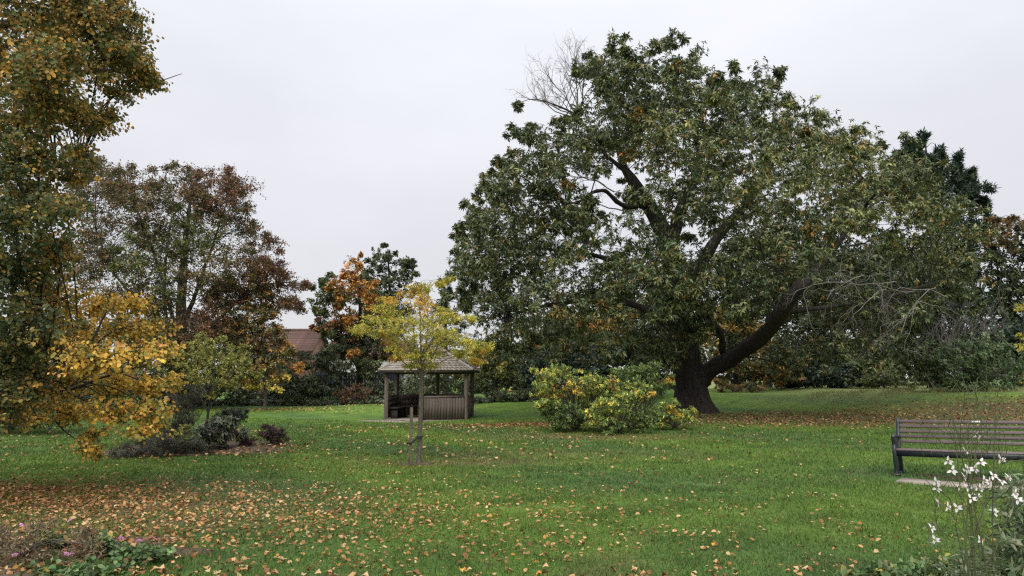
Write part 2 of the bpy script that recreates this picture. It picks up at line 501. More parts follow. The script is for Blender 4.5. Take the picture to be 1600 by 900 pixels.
PAL = {
 'chestnut': [((.036, .058, .024), .36), ((.060, .088, .034), .34), ((.105, .130, .048), .19), ((.15, .14, .05), .08), ((.26, .16, .04), .004)],
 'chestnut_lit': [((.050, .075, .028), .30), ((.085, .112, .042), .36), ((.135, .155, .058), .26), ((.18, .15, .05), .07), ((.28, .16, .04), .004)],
 'chestnut_rust': [((.075, .085, .03), .45), ((.16, .13, .04), .35), ((.30, .15, .035), .2)],
 'lime': [((.055, .068, .026), .30), ((.11, .092, .028), .26), ((.19, .12, .032), .24), ((.28, .165, .035), .14), ((.07, .09, .03), .06)],
 'lime_green': [((.036, .050, .022), .42), ((.06, .07, .026), .34), ((.12, .10, .03), .16), ((.2, .14, .035), .08)],
 'lime_yellow': [((.42, .26, .045), .30), ((.34, .225, .04), .26), ((.20, .17, .04), .22), ((.50, .26, .09), .08), ((.085, .10, .03), .14)],
 'beech': [((.060, .056, .028), .34), ((.098, .066, .032), .28), ((.15, .08, .038), .14), ((.085, .086, .032), .24)],
 'beech_red': [((.095, .052, .032), .34), ((.13, .065, .038), .26), ((.060, .046, .028), .26), ((.17, .10, .045), .14)],
 'beech_green': [((.045, .055, .022), .40), ((.075, .088, .028), .36), ((.13, .11, .035), .24)],
 'olive_mix': [((.045, .055, .02), .34), ((.09, .085, .025), .30), ((.19, .11, .03), .22), ((.30, .15, .035), .14)],
 'yellow_pale': [((.50, .38, .08), .5), ((.36, .29, .07), .35), ((.2, .19, .05), .15)],
 'orange': [((.44, .22, .045), .34), ((.32, .14, .04), .24), ((.48, .22, .06), .16), ((.14, .10, .035), .18)],
 'rust_red': [((.28, .10, .045), .26), ((.34, .14, .05), .2), ((.16, .09, .035), .24), ((.07, .085, .03), .3)],
 'mid_green': [((.05, .068, .028), .4), ((.085, .105, .038), .35), ((.13, .14, .05), .25)],
 'dark_green': [((.022, .036, .018), .45), ((.038, .056, .026), .38), ((.07, .088, .036), .17)],
 'conifer': [((.014, .026, .018), .5), ((.024, .040, .024), .35), ((.04, .058, .032), .15)],
 'laurel': [((.032, .050, .024), .40), ((.055, .078, .038), .35), ((.10, .125, .065), .25)],
 'young': [((.21, .205, .035), .34), ((.29, .26, .045), .30), ((.14, .15, .035), .20), ((.36, .27, .04), .16)],
 'young_gold': [((.52, .30, .035), .45), ((.42, .30, .045), .3), ((.26, .23, .04), .25)],
 'olive_light': [((.20, .20, .045), .4), ((.27, .26, .065), .34), ((.12, .13, .035), .26)],
 'peony': [((.15, .18, .04), .26), ((.085, .12, .035), .28), ((.23, .235, .055), .20), ((.055, .08, .028), .18), ((.36, .27, .05), .08)],
 'peony_gold': [((.50, .30, .04), .5), ((.40, .31, .06), .3), ((.2, .2, .05), .2)],
 'peony_dark': [((.07, .10, .032), .4), ((.11, .145, .04), .35), ((.045, .07, .026), .25)],
 'ochre': [((.24, .18, .045), .4), ((.34, .22, .05), .3), ((.12, .115, .035), .3)],
 'purple': [((.040, .018, .020), .5), ((.06, .028, .028), .35), ((.08, .05, .035), .15)],
 'brown': [((.12, .062, .035), .4), ((.18, .085, .045), .3), ((.09, .07, .03), .3)],
 'grey_green': [((.075, .09, .055), .4), ((.11, .125, .08), .35), ((.16, .17, .12), .25)],
 'gaura_leaf': [((.10, .14, .07), .4), ((.15, .19, .10), .35), ((.20, .23, .14), .25)],
 'bush': [((.055, .088, .036), .4), ((.095, .135, .056), .35), ((.15, .19, .095), .25)],
 'straw': [((.20, .15, .085), .4), ((.13, .09, .05), .35), ((.12, .12, .05), .25)],
 'heather': [((.045, .042, .030), .4), ((.07, .062, .045), .35), ((.055, .07, .03), .25)],
 'geranium': [((.055, .105, .03), .36), ((.09, .15, .05), .36), ((.13, .19, .075), .16), ((.30, .24, .06), .07), ((.04, .06, .02), .05)],
 'rusty_top': [((.15, .095, .038), .4), ((.10, .075, .03), .35), ((.06, .065, .028), .25)],
}


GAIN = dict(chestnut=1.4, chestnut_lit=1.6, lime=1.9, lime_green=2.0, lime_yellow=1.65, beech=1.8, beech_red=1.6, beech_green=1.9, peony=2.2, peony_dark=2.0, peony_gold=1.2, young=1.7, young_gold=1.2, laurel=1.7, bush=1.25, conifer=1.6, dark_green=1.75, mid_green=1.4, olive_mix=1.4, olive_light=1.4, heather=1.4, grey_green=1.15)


def pick(pal, n):
    w = np.array([q[1] for q in PAL[pal]]); c = np.array([q[0] for q in PAL[pal]]) * GAIN.get(pal, 1.15) * (np.array([1.15, 1.02, 1.0]) if pal in ('chestnut', 'chestnut_lit', 'dark_green', 'laurel') else 1)
    return c[rng.choice(len(c), n, p=w / w.sum())]


def foliage(clumps, lf):
    """clumps: list of dict(c, r(3), pal, cover). Returns leaf arrays, twig arrays and the tips that carry them."""
    k = lf.get('k', 6); ns = lf.get('ns', 7)
    Ln, Wn = lf['L'], lf['W']
    Cs, As, Ps, Ts, Tc = [], [], [], [], []
    for q in clumps:
        r = q['r']
        area = PI * (r[0] * r[2] + r[0] * r[1] + r[1] * r[2]) / 3
        nl = q.get('cover', lf.get('cover', 3.0)) * area / (Ln * Wn * .5)
        nsub = max(4, int(nl / (k * ns)))
        d = rand_dir(nsub)
        d[:, 2] = d[:, 2] * .9 + .12
        rad = rng.uniform(.12, 1, nsub) ** .45 * (1 + .22 * field(d * 3 + q['c'], 1.8, 31))
        tip = q['c'] + d * rad[:, None] * r
        Ts.append(tip); Tc.append(np.repeat(q['c'][None], nsub, 0))
        sp = rng.normal(size=(nsub, ns, 3)) * (lf.get('spread', .17) * r + .02) * np.array([1, 1, lf.get('flat', .8)])
        cc = (tip[:, None] + sp).reshape(-1, 3)
        ax = unit(unit(cc - q['c']) * .8 + rand_dir(len(cc)) * .7 + np.array([0, 0, lf.get('up', .1)]))
        Cs.append(cc); As.append(ax)
        # colour of one twig's leaves runs together, and neighbours are alike
        pc = pick(q['pal'], len(cc))
        pc = pc * (1 + .22 * field(cc, max(r.mean() * .8, .05), 77))[:, None]
        Ps.append(np.clip(pc, .005, 1))
    Cc = np.concatenate(Cs); Ax = np.concatenate(As); Pc = np.concatenate(Ps); Ts = np.concatenate(Ts); Tc = np.concatenate(Tc)
    n = len(Cc)
    gz = g(Cc[:, 0], Cc[:, 1]) + .02 + rng.random(n) * lf.get('gclear', .06)
    Cc[:, 2] = np.maximum(Cc[:, 2], gz)
    keep = rng.random(n) < 1
    tw = lf.get('twig', Ln * 1.2)
    t = np.linspace(0, 1, k)[None, :, None]
    pos = Cc[:, None] - Ax[:, None] * tw * (1 - t) * lf.get('along', .8)
    az = np.arange(k)[None] * 2.4 + rng.uniform(0, 6.28, n)[:, None]
    ref = np.where(np.abs(Ax[:, 2:3]) > .85, np.array([[1., 0, 0]]), np.array([[0, 0, 1.]]))
    U = unit(np.cross(Ax, ref)); Vv = np.cross(Ax, U)
    radial = np.cos(az)[..., None] * U[:, None] + np.sin(az)[..., None] * Vv[:, None]
    Dn = Ax[:, None] * lf.get('fwd', .5) + radial + rng.normal(size=(n, k, 3)) * .25 + np.array([0, 0, -lf.get('droop', .35)])
    Nn = Ax[:, None] * .5 + np.array([0, 0, 1.]) * lf.get('face_up', .8) + rng.normal(size=(n, k, 3)) * lf.get('tumble', .45)
    Pf = pos.reshape(-1, 3); Df = Dn.reshape(-1, 3); Nf = Nn.reshape(-1, 3)
    m = len(Pf)
    sc = rng.uniform(.65, 1.2, m)
    col = np.repeat(Pc, k, 0) * rng.uniform(.75, 1.28, (m, 1)) * (1 + rng.normal(size=(m, 3)) * .05)
    V, Fq, Cl = leaves(Pf, Df, Nf, Ln * sc, Wn * sc * rng.uniform(.85, 1.15, m), np.clip(col, .004, .9), lf.get('shape', 'diamond'))
    zmin = g(V[:, 0], V[:, 1]) + .006
    V[:, 2] = np.maximum(V[:, 2], zmin)
    # thin twigs
    a = Cc - Ax * tw; w = lf.get('tw_w', .006)
    side = unit(np.cross(Ax, rand_dir(n))) * w
    TV = np.stack([a - side, a + side, Cc], 1).reshape(-1, 3)
    TF = np.arange(n * 3).reshape(-1, 3)
    return (V, Fq, Cl), (TV, TF), (Ts, Tc)


STAT = {}


def tree(name, label, cat, px, Y, clumps, lf, pal, trunk=None, limbs=(), bark='bark_dark', group=None, depth=None, mat='leaf', crown='crown',
         stems=0, stem_r=.02, layers=None, trunk_sides=14, flare=1.0, sub_r=.012, base=None, extra=None, lean=None, twigs=True, wisps=1, behind=None):
    """clumps: (px, py, rx, rz[, dY[, palette[, cover]]]) in photograph pixels at distance Y; made into real ellipsoids of leaves with depth"""
    base = gp(px, Y) if base is None else np.array(base, float)
    root = thing(name, label, cat, base, group)
    k = Y / F
    skel = [base[None] + np.array([[0, 0, .05]])]
    srad = [np.array([.05])]

    def line(pts, n):
        q = []
        for p in pts:
            a_ = at(p[0], p[1], Y + p[2])
            q.append([*a_, p[3]])
        s = spline(q, n)
        return s[:, :3], np.maximum(s[:, 3], .004)

    if trunk is not None:
        q = [[*at(p[0], p[1], Y + p[2]), p[3]] for p in trunk]
        q[0][0:3] = [base[0], base[1], base[2] - .06]
        s = spline(q, 40)
        P_, R_ = s[:, :3], np.maximum(s[:, 3], .005)
        V, Fq = tube_arrays(P_, R_, trunk_sides)
        # fluted bark and a flared foot
        Vr = V.reshape(len(P_), trunk_sides, 3)
        dv = Vr - P_[:, None]
        bump = 1 + .08 * field(Vr * np.array([1, 1, .35]), max(R_[0] * 1.1, .02), 4)[..., None]
        hz = np.clip((P_[:, 2] - base[2]) / max(R_[0] * 1.1, .05), 0, 8)
        th = np.arange(trunk_sides) / trunk_sides * 2 * PI
        fl = 1 + flare * np.exp(-hz * 1.8)[:, None] * (.30 + .22 * np.cos(th * 5 + 1)[None])
        V = (P_[:, None] + dv * bump * fl[..., None]).reshape(-1, 3)
        put('trunk', new_mesh('trunk', V - base, Fq, None, [M[bark]], True), root)
        skel.append(P_[6:]); srad.append(R_[6:])
    for lb in limbs:
        P_, R_ = line(lb, 26)
        P_[1:-1] += field(P_[1:-1], max(R_.mean() * 9, .1), 8)[:, None] * R_[1:-1, None] * .35 * np.array([1, .6, .8])
        V, Fq = tube_arrays(P_, R_ * (1 + .10 * np.sin(np.arange(26) * 1.9)), 10)
        put('limb', new_mesh('limb', V - base, Fq, None, [M[bark]], True), root)
        skel.append(P_[17:] if behind and lb is limbs[0] else P_); srad.append(R_[17:] if behind and lb is limbs[0] else R_)
    cl = []
    pxs = np.array([c[0] for c in clumps]); rxs = np.array([c[2] for c in clumps])
    cx = ((pxs - rxs).min() + (pxs + rxs).max()) / 2; Rx = ((pxs + rxs).max() - (pxs - rxs).min()) / 2
    dp = depth if depth is not None else Rx * k * .8
    for c in clumps:
        rx, rz = c[2] * k, c[3] * k
        p_ = c[5] if len(c) > 5 and c[5] else pal
        cov = c[6] if len(c) > 6 else lf.get('cover', 3.0)
        span = dp * math.sqrt(max(.08, 1 - min(1, abs(c[0] - cx) / Rx) ** 2))
        if len(c) > 4 and c[4] is not None:
            offs = [c[4]]
        elif layers:
            offs = [span * l + rng.normal() * .12 * span for l in layers]
        else:
            offs = [rng.uniform(-.5, .5) * span]
        for o_ in offs:
            jx, jz = (rng.normal() * rx * .22, rng.normal() * rz * .22) if len(offs) > 1 else (0, 0)
            ce = at(c[0], c[1], Y + o_) + np.array([jx, 0, jz])
            if behind and o_ < behind[4] and behind[0] < c[0] < behind[1] and behind[2] < c[1] < behind[3]:
                ce = at(c[0], c[1], Y + abs(o_) * .4)
            cl.append(dict(c=ce, r=np.array([rx, max(rx, rz) * .9, rz]), pal=p_, cover=cov / max(1, len(offs) * .75) * (.55 if len(offs) > 1 and o_ == max(offs) else 1.0) * (.4 if c[0] < -80 or c[1] < -50 else 1.0)))
    if wisps:
        cc_ = np.mean([q['c'] for q in cl], 0)
        for q in list(cl):
            if q['r'].max() < .25 * Rx * k and q['r'].max() < .5: continue
            for _ in range(wisps):
                dv = unit(unit((q['c'] - cc_) * np.array([1, .4, 1])) * .8 + rng.normal(size=3) * .6 + np.array([0, 0, .25]))
                cl.append(dict(c=q['c'] + dv * q['r'] * rng.uniform(.95, 1.25), r=q['r'] * rng.uniform(.26, .44), pal=q['pal'], cover=rng.uniform(.8, 1.5)))
    if trunk is not None:
        skel, srad = skel[1:], srad[1:]
    S = np.concatenate(skel); SR = np.concatenate(srad)
    (V, Fq, Cl), (TV, TF), (Ts, Tc) = foliage(cl, lf)
    cr_o = put(crown, new_mesh(crown, V - base, Fq, Cl, [M[mat]]), root)
    STAT[name] = STAT.get(name, 0) + len(Fq) * 2
    # branches: skeleton -> clump centre -> tips
    mb = MB()
    for q in cl:
        d = np.linalg.norm((S - q['c']) * np.array([1, 1, 1.0]), axis=1) + np.maximum(S[:, 2] - q['c'][2], 0) * 1.2
        d = d * np.where(SR < .022 * max(1, SR.max() * 2.5), 1.9, 1.0)
        i = int(np.argmin(d))
        a_, c_ = S[i], q['c']
        ln = np.linalg.norm(c_ - a_)
        r0 = min(SR[i] * .4, max(sub_r * 1.2, ln * .006 + sub_r))
        mid = (a_ + c_) / 2 + np.array([0, 0, (.02 if behind else .12) * ln]) + rng.normal(size=3) * .06 * ln
        P_ = spline([a_, mid, c_], 9)
        if not (behind and ln > 3.2):
            mb.tubes(P_, np.linspace(r0, sub_r, 9), 6)
    nsub = len(Ts)
    mid = Tc + (Ts - Tc) * .5 + rng.normal(size=(nsub, 3)) * .1 * np.linalg.norm(Ts - Tc, axis=1)[:, None]
    P_ = np.stack([Tc, Tc * .35 + mid * .65, mid * .6 + Ts * .4, Ts], 1)
    mb.tubes(P_, np.tile(np.linspace(sub_r * .9, sub_r * .2, 4), (nsub, 1)), 3)
    if twigs:
        mb.add(TV, [TF])
    if extra:
        for P2, R2, sd_ in extra:
            mb.tubes(P2, R2, sd_)
    zz = np.concatenate(mb.V); zz[:, 2] = np.maximum(zz[:, 2], g(zz[:, 0], zz[:, 1]) - .03)
    put('branch', new_mesh('branch', zz - base, mb.Fc, None, [M[bark]]), root)['kind'] = 'stuff'
    return root


def bare(start, d, length, r, depth, spread=.55, up=.15, acc=None, gnarl=.2, kids=(2, 4)):
    """leafless twigs: a list of centre lines with radii"""
    if acc is None: acc = []
    d = d / np.linalg.norm(d)
    pts = [start]
    dd = d.copy()
    for i in range(5):
        dd = dd + rng.normal(size=3) * gnarl + np.array([0, 0, up * .2]); dd /= np.linalg.norm(dd)
        pts.append(pts[-1] + dd * length / 5)
    pts = np.array(pts)
    acc.append((pts, np.linspace(r, r * .5, 6), 4))
    if depth > 0:
        for _ in range(rng.integers(kids[0], kids[1] + 1)):
            i = rng.integers(2, 6)
            nd = d + rng.normal(size=3) * spread + np.array([0, 0, up])
            bare(pts[i], nd, length * rng.uniform(.5, .8), r * .55, depth - 1, spread, up, acc, gnarl, kids)
    return acc


# ------------------------------------------------------------------ the great sweet chestnut
CY = 31.0
b_ = gp(1083, CY)
clumps = []
outer = [(962, 126, 48, 40), (1000, 106, 38, 28), (1024, 108, 32, 28), (1045, 72, 18, 16, None, None, 1.3), (1062, 118, 42, 36), (1010, 165, 66, 52), (1078, 160, 48, 44),
         (945, 150, 36, 30, None, None, 1.6), (915, 108, 22, 26, None, None, 1.0), (965, 200, 60, 48), (905, 228, 42, 40), (862, 238, 44, 40), (835, 212, 26, 26), (808, 166, 13, 14, 0, None, 1.4),
         (822, 262, 36, 34), (795, 258, 22, 26), (800, 300, 40, 36), (865, 300, 52, 44), (772, 290, 22, 22), (760, 338, 34, 30), (740, 352, 24, 26), (800, 355, 54, 44), (752, 395, 36, 34),
         (733, 430, 28, 30), (728, 455, 26, 24), (800, 420, 56, 46), (765, 460, 40, 36), (870, 390, 58, 44), (860, 455, 62, 48), (790, 505, 46, 40), (770, 540, 30, 28), (800, 556, 26, 22),
         (845, 520, 50, 40), (900, 515, 46, 38), (925, 455, 58, 46), (950, 400, 46, 36, None, None, 1.6), (915, 340, 28, 26, None, None, 1.0), (965, 510, 40, 36, None, None, 1.6),
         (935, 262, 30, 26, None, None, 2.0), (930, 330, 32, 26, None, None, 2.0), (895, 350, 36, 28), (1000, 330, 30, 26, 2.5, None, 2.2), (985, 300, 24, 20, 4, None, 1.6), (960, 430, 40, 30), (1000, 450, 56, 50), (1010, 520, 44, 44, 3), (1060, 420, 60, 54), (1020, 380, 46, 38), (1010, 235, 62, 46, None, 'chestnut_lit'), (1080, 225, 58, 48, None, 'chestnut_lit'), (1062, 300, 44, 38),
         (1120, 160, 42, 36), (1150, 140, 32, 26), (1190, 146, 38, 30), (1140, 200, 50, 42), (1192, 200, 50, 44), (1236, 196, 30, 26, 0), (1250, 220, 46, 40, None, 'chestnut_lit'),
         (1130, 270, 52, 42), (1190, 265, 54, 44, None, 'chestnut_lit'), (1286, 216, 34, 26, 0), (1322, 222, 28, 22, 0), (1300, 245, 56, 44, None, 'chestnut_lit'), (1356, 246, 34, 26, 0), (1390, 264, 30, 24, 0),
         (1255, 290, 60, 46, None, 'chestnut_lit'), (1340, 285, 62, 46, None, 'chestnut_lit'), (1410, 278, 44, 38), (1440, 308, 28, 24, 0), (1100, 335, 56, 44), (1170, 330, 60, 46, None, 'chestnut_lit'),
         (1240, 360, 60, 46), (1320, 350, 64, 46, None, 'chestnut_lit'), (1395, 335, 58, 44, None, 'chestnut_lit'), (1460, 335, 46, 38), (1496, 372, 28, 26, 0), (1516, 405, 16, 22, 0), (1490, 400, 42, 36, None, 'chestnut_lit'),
         (1430, 400, 56, 42), (1360, 410, 60, 44), (1290, 420, 56, 42), (1220, 425, 56, 44), (1150, 395, 56, 44), (1110, 455, 48, 42), (1170, 470, 46, 38), (1260, 485, 50, 40, None, None, 1.8),
         (1330, 480, 54, 42), (1400, 475, 54, 42), (1465, 455, 46, 38), (1500, 440, 30, 30, None, None, 1.4), (1430, 500, 40, 26, 1.5), (1370, 530, 40, 28), (1310, 535, 46, 32), (1250, 545, 42, 28, None, None, 1.8), (1205, 560, 24, 20, None, None, 1.2),
         (1140, 540, 26, 24, None, None, .9), (1060, 500, 40, 40, -2), (1035, 560, 26, 26, -1.2), (1090, 490, 30, 30, -2.6), (1040, 540, 30, 22, -3), (1080, 515, 26, 24, -3.4), (1060, 470, 34, 28, -4), (1012, 560, 26, 16, -3), (1060, 555, 18, 12, -2.4, None, 1.6)]
clumps = outer
rust = [(995, 178, 12, 9, -6, 'chestnut_rust', 1.2), (985, 240, 12, 10, -6, 'chestnut_rust', 1.2), (885, 290, 9, 9, -5, 'chestnut_rust', 1.2), (1260, 205, 9, 8, -6, 'chestnut_rust', 1.2), (920, 500, 14, 9, -7, 'chestnut_rust', 1.4),
        (870, 490, 8, 8, -7, 'chestnut_rust', 1.0), (1270, 355, 10, 7, -8, 'chestnut_rust', 1), (1225, 400, 8, 6, -8, 'chestnut_rust', 1), (940, 480, 8, 6, -7, 'chestnut_rust', 1), (1085, 458, 8, 6, -7, 'chestnut_rust', 1),
        (1060, 105, 8, 7, -4, 'chestnut_rust', 1), (880, 540, 7, 9, -6, 'chestnut_rust', 1), (800, 240, 7, 8, -2, 'chestnut_rust', 1)]
dead = []
st = at(905, 185, CY - .5)
for tgt in [(835, 150), (812, 158), (850, 118), (880, 95), (905, 72), (865, 135), (925, 80)]:
    v = at(*tgt, CY - .5 + rng.normal() * .8) - st
    bare(st, v, np.linalg.norm(v) * .68, .035, 4, .5, .12, dead, .16)
for sx, sy in [(1462, 450), (1430, 455), (1400, 440), (1385, 452), (1350, 430), (1440, 470), (1330, 440), (1480, 465)]:
    s0 = at(sx, sy, CY - 8.6)
    bare(s0, np.array([-1.5, -.3, rng.uniform(-.35, .3)]), 1.5, .019, 4, .75, -.22, dead, .22, (2, 3))
for sx, sy in [(945, 290), (960, 300), (975, 330)]:
    bare(at(sx, sy, CY - 2), np.array([-1, 0, .25]), 1.6, .03, 3, .6, .1, dead, .2)
chest = tree('sweet_chestnut_tree', 'huge spreading sweet chestnut with a thick dark trunk and long drooping leaves', 'tree', 1083, CY, clumps + rust,
     dict(L=.195, W=.063, k=7, ns=10, droop=.7, fwd=.35, up=.15, tumble=.5, cover=2.9, spread=.14, twig=.12, along=.4, tw_w=.008), 'chestnut',
     trunk=[(1083, 648, 0, .82), (1080, 615, 0, .66), (1074, 575, 0, .62), (1066, 520, 0, .56), (1058, 450, .2, .48), (1046, 390, .3, .40), (1022, 335, .2, .33), (990, 285, 0, .24), (972, 255, 0, .15), (960, 200, .2, .08)],
     limbs=[[(1085, 600, 0, .46), (1112, 576, -.6, .36), (1150, 555, -1.6, .31), (1195, 522, -4.2, .29), (1225, 482, -6.2, .26), (1250, 446, -7.2, .20), (1280, 415, -5.5, .14), (1310, 380, -3.5, .10), (1330, 350, -2.8, .07), (1370, 300, -5, .05)],
            [(1062, 480, 0, .36), (1090, 420, .6, .28), (1130, 360, 1.2, .22), (1180, 300, 1.6, .16), (1215, 240, 2, .10), (1240, 200, 2, .05)],
            [(1046, 390, .2, .30), (1062, 330, .5, .24), (1085, 280, .8, .18), (1090, 220, .8, .11), (1060, 140, .6, .05)],
            [(1010, 318, 0, .16), (975, 322, -1, .11), (950, 300, -1.5, .085), (928, 300, -2, .07), (905, 315, -2.4, .055), (880, 318, -2.8, .03)],
            [(1058, 470, 0, .22), (1000, 430, 0, .14), (930, 400, 0, .10), (860, 390, 0, .06), (790, 380, 0, .03)],
            [(1062, 520, 0, .22), (1000, 480, 0, .14), (920, 470, 0, .10), (840, 480, -.5, .06), (780, 500, -.5, .03)],
            [(975, 265, 0, .11), (940, 235, 0, .07), (905, 185, -.5, .05), (870, 165, -.5, .035), (835, 155, -.5, .02), (812, 160, -.4, .012)],
            [(1222, 488, -4.6, .12), (1290, 480, -5, .08), (1380, 465, -4, .07), (1450, 445, -4.5, .04)],
            [(1130, 560, -.7, .16), (1125, 520, -1.6, .12), (1105, 480, -2.2, .09), (1140, 450, -2.6, .06)]],
     wisps=1, behind=(1110, 1275, 440, 590, -2.0), layers=(-.62, -.05, .55), depth=9.0, mat='leaf_glossy', trunk_sides=28, sub_r=.013, extra=None)
mb = MB()
for P2, R2, s2 in dead:
    mb.tubes(P2, R2, s2)
bb = np.array(chest.location)
put('dead_branch', new_mesh('dead_branch', np.concatenate(mb.V) - bb, mb.Fc, None, [M['bark_grey']]), chest)

# ------------------------------------------------------------------ the lime at the left edge
LY = 11.0
up = [(60, 40, 60, 46), (130, 30, 44, 34), (175, 30, 30, 28), (20, 110, 60, 50), (100, 110, 54, 44), (165, 110, 44, 34), (215, 122, 34, 22), (240, 130, 22, 12), (60, 190, 60, 46), (130, 170, 44, 32), (165, 185, 28, 16),
      (0, 250, 60, 50, None, 'lime_green'), (75, 260, 46, 36), (112, 280, 30, 24), (20, 330, 60, 48, None, 'lime_green'), (80, 330, 36, 32), (10, 410, 64, 50, None, 'lime_green'), (75, 400, 34, 34), (30, 480, 60, 44, None, 'lime_green'),
      (-40, 560, 70, 50, None, 'lime_green'), (20, 570, 56, 46, None, 'lime_green'), (-60, 60, 70, 60), (-70, 180, 70, 60, None, 'lime_green'), (-90, 300, 70, 60, None, 'lime_green'), (-90, 430, 70, 60, None, 'lime_green'),
      (185, 5, 24, 18), (80, -40, 70, 50), (170, -60, 50, 40), (0, -100, 90, 60), (120, -150, 80, 60), (-100, -60, 90, 70), (-40, -240, 110, 80), (-180, -180, 90, 80), (-160, 60, 80, 70), (-180, 250, 80, 70), (-180, 420, 80, 70), (60, -260, 80, 60), (-60, -380, 90, 70)]
up += [(195, 55, 30, 20), (160, 62, 40, 34), (215, 88, 26, 14), (190, 150, 26, 16), (118, 240, 28, 20), (105, 320, 26, 22), (60, 440, 40, 30), (90, 380, 28, 22), (130, 10, 40, 30), (100, 70, 40, 34), (185, 85, 30, 20), (140, 200, 30, 18), (40, 300, 40, 34), (50, 150, 44, 38), (205, 30, 20, 14), (225, 110, 20, 10)]
up += [(20, 635, 40, 24, None, 'lime'), (70, 620, 36, 24, None, 'lime'), (0, 600, 40, 34, None, 'lime_green'), (-30, 640, 40, 26, None, 'lime_green')]
low = [(90, 470, 46, 30), (150, 480, 40, 26), (205, 475, 34, 20), (130, 520, 52, 28), (200, 515, 42, 24), (245, 510, 26, 18), (80, 545, 46, 30), (150, 560, 52, 28), (220, 555, 44, 24), (262, 550, 24, 16), (100, 600, 50, 26),
       (170, 605, 48, 26), (235, 600, 40, 22), (275, 600, 18, 12), (40, 615, 44, 24), (110, 645, 44, 20), (185, 645, 44, 22), (240, 640, 34, 18), (150, 680, 26, 14), (215, 672, 30, 12), (135, 698, 16, 8), (152, 706, 9, 5), (30, 655, 22, 10), (60, 655, 18, 8, None, None, 1.2), (75, 510, 36, 26, None, 'lime_green')]
low = [(a_[0], a_[1], a_[2], a_[3], rng.uniform(-1.7, .7), (a_[5] if len(a_) > 5 and a_[5] else 'lime_yellow'), (a_[6] if len(a_) > 6 else 2.5)) for a_ in low]
lime = tree('lime_tree', 'tall lime tree at the left edge with bronze upper leaves and yellow low boughs', 'tree', -160, LY, up + low,
     dict(L=.052, W=.047, k=6, ns=7, droop=.55, fwd=.35, up=-.05, tumble=.5, cover=3.4, spread=.27, flat=.6, twig=.16, along=1.2, tw_w=.003, shape='round'), 'lime',
     trunk=[(-160, 740, 0, .36), (-160, 600, 0, .30), (-158, 400, 0, .27), (-150, 200, 0, .23), (-140, 0, 0, .17), (-120, -300, 0, .06)],
     limbs=[[(-158, 520, 0, .10), (-60, 560, -.3, .05), (40, 600, -.2, .02), (75, 640, -.2, .012), (100, 672, -.4, .009), (150, 708, -.6, .004)],
            [(-158, 500, 0, .12), (-40, 540, -.6, .06), (60, 590, -.8, .034), (100, 610, -1.0, .022), (160, 590, -1.3, .013), (230, 570, -1.4, .008)],
            [(-158, 470, 0, .12), (-20, 520, -.8, .055), (90, 560, -1, .032), (120, 570, -1, .024), (140, 540, -1.2, .015), (165, 490, -1, .01)],
            [(-152, 330, 0, .12), (-40, 290, 0, .08), (60, 260, 0, .05), (130, 260, .2, .02)],
            [(-148, 200, 0, .12), (-20, 150, 0, .09), (90, 120, .2, .06), (180, 110, .3, .03), (235, 128, .4, .012), (285, 115, .4, .004)],
            [(-142, 60, 0, .12), (0, 40, 0, .08), (110, 20, .2, .05), (190, 10, .3, .02)]],
     layers=(-.45, .35), depth=3.4, mat='leaf_thin', sub_r=.008)

# ------------------------------------------------------------------ copper beech, left
BY = 35.0
bc = [(150, 262, 22, 12, None, None, 1.0), (175, 275, 30, 20), (205, 300, 34, 28), (160, 310, 34, 28), (135, 330, 22, 30, None, None, 1.5), (180, 350, 40, 34), (225, 340, 30, 30), (240, 300, 24, 24, None, None, 1.5), (265, 320, 30, 30), (285, 275, 32, 18, None, None, 1.2),
      (300, 300, 30, 28, None, 'beech_red'), (345, 285, 32, 24, None, 'beech_red'), (330, 320, 34, 28, None, 'beech_red'), (372, 310, 28, 24, None, 'beech_red', 1.4), (362, 345, 34, 26), (280, 360, 36, 34, None, 'beech_green'), (330, 375, 36, 34, None, 'beech_green'),
      (225, 395, 38, 36, None, 'beech_green'), (180, 410, 40, 36), (150, 380, 30, 30), (140, 430, 34, 32), (385, 370, 24, 22, None, None, 1.4), (395, 400, 26, 20, None, 'beech_red', 1.4), (415, 385, 20, 10, None, 'beech_red', .7), (345, 410, 34, 26, None, None, 1.6), (390, 430, 34, 24, None, 'beech_red'),
      (425, 430, 26, 16, None, 'beech_red', 1.2), (455, 445, 22, 12, None, 'beech_red', .9), (420, 460, 34, 24, None, 'beech_red'), (370, 470, 40, 26, None, 'beech_red'), (445, 470, 24, 16, None, 'beech_red', 1.2), (330, 480, 34, 26, None, 'beech_red'), (245, 430, 28, 26, None, 'beech_green', 1.2),
      (210, 450, 34, 30), (180, 480, 36, 30), (240, 480, 26, 26, None, None, 1.2), (300, 440, 20, 24, None, None, .8), (345, 520, 40, 26, None, 'beech_red'), (400, 510, 40, 26), (300, 530, 36, 26), (250, 530, 36, 28), (250, 520, 34, 26, -2.5), (320, 510, 36, 24, -2.5, 'beech_red'), (290, 545, 40, 24, -2.5), (230, 480, 30, 26, -2), (330, 460, 26, 22, -2), (265, 400, 34, 34), (300, 400, 30, 34, None, 'beech_green'), (255, 455, 30, 28, None, 'beech_green'), (320, 435, 30, 26), (215, 420, 34, 30, None, 'beech_green'), (200, 520, 36, 28), (300, 330, 30, 26), (240, 370, 30, 26), (190, 320, 26, 24, None, None, 2), (350, 450, 30, 22), (320, 565, 40, 26, None, 'beech_green'), (270, 575, 34, 26, None, 'beech_green'), (365, 555, 40, 26, None, 'beech_green')]
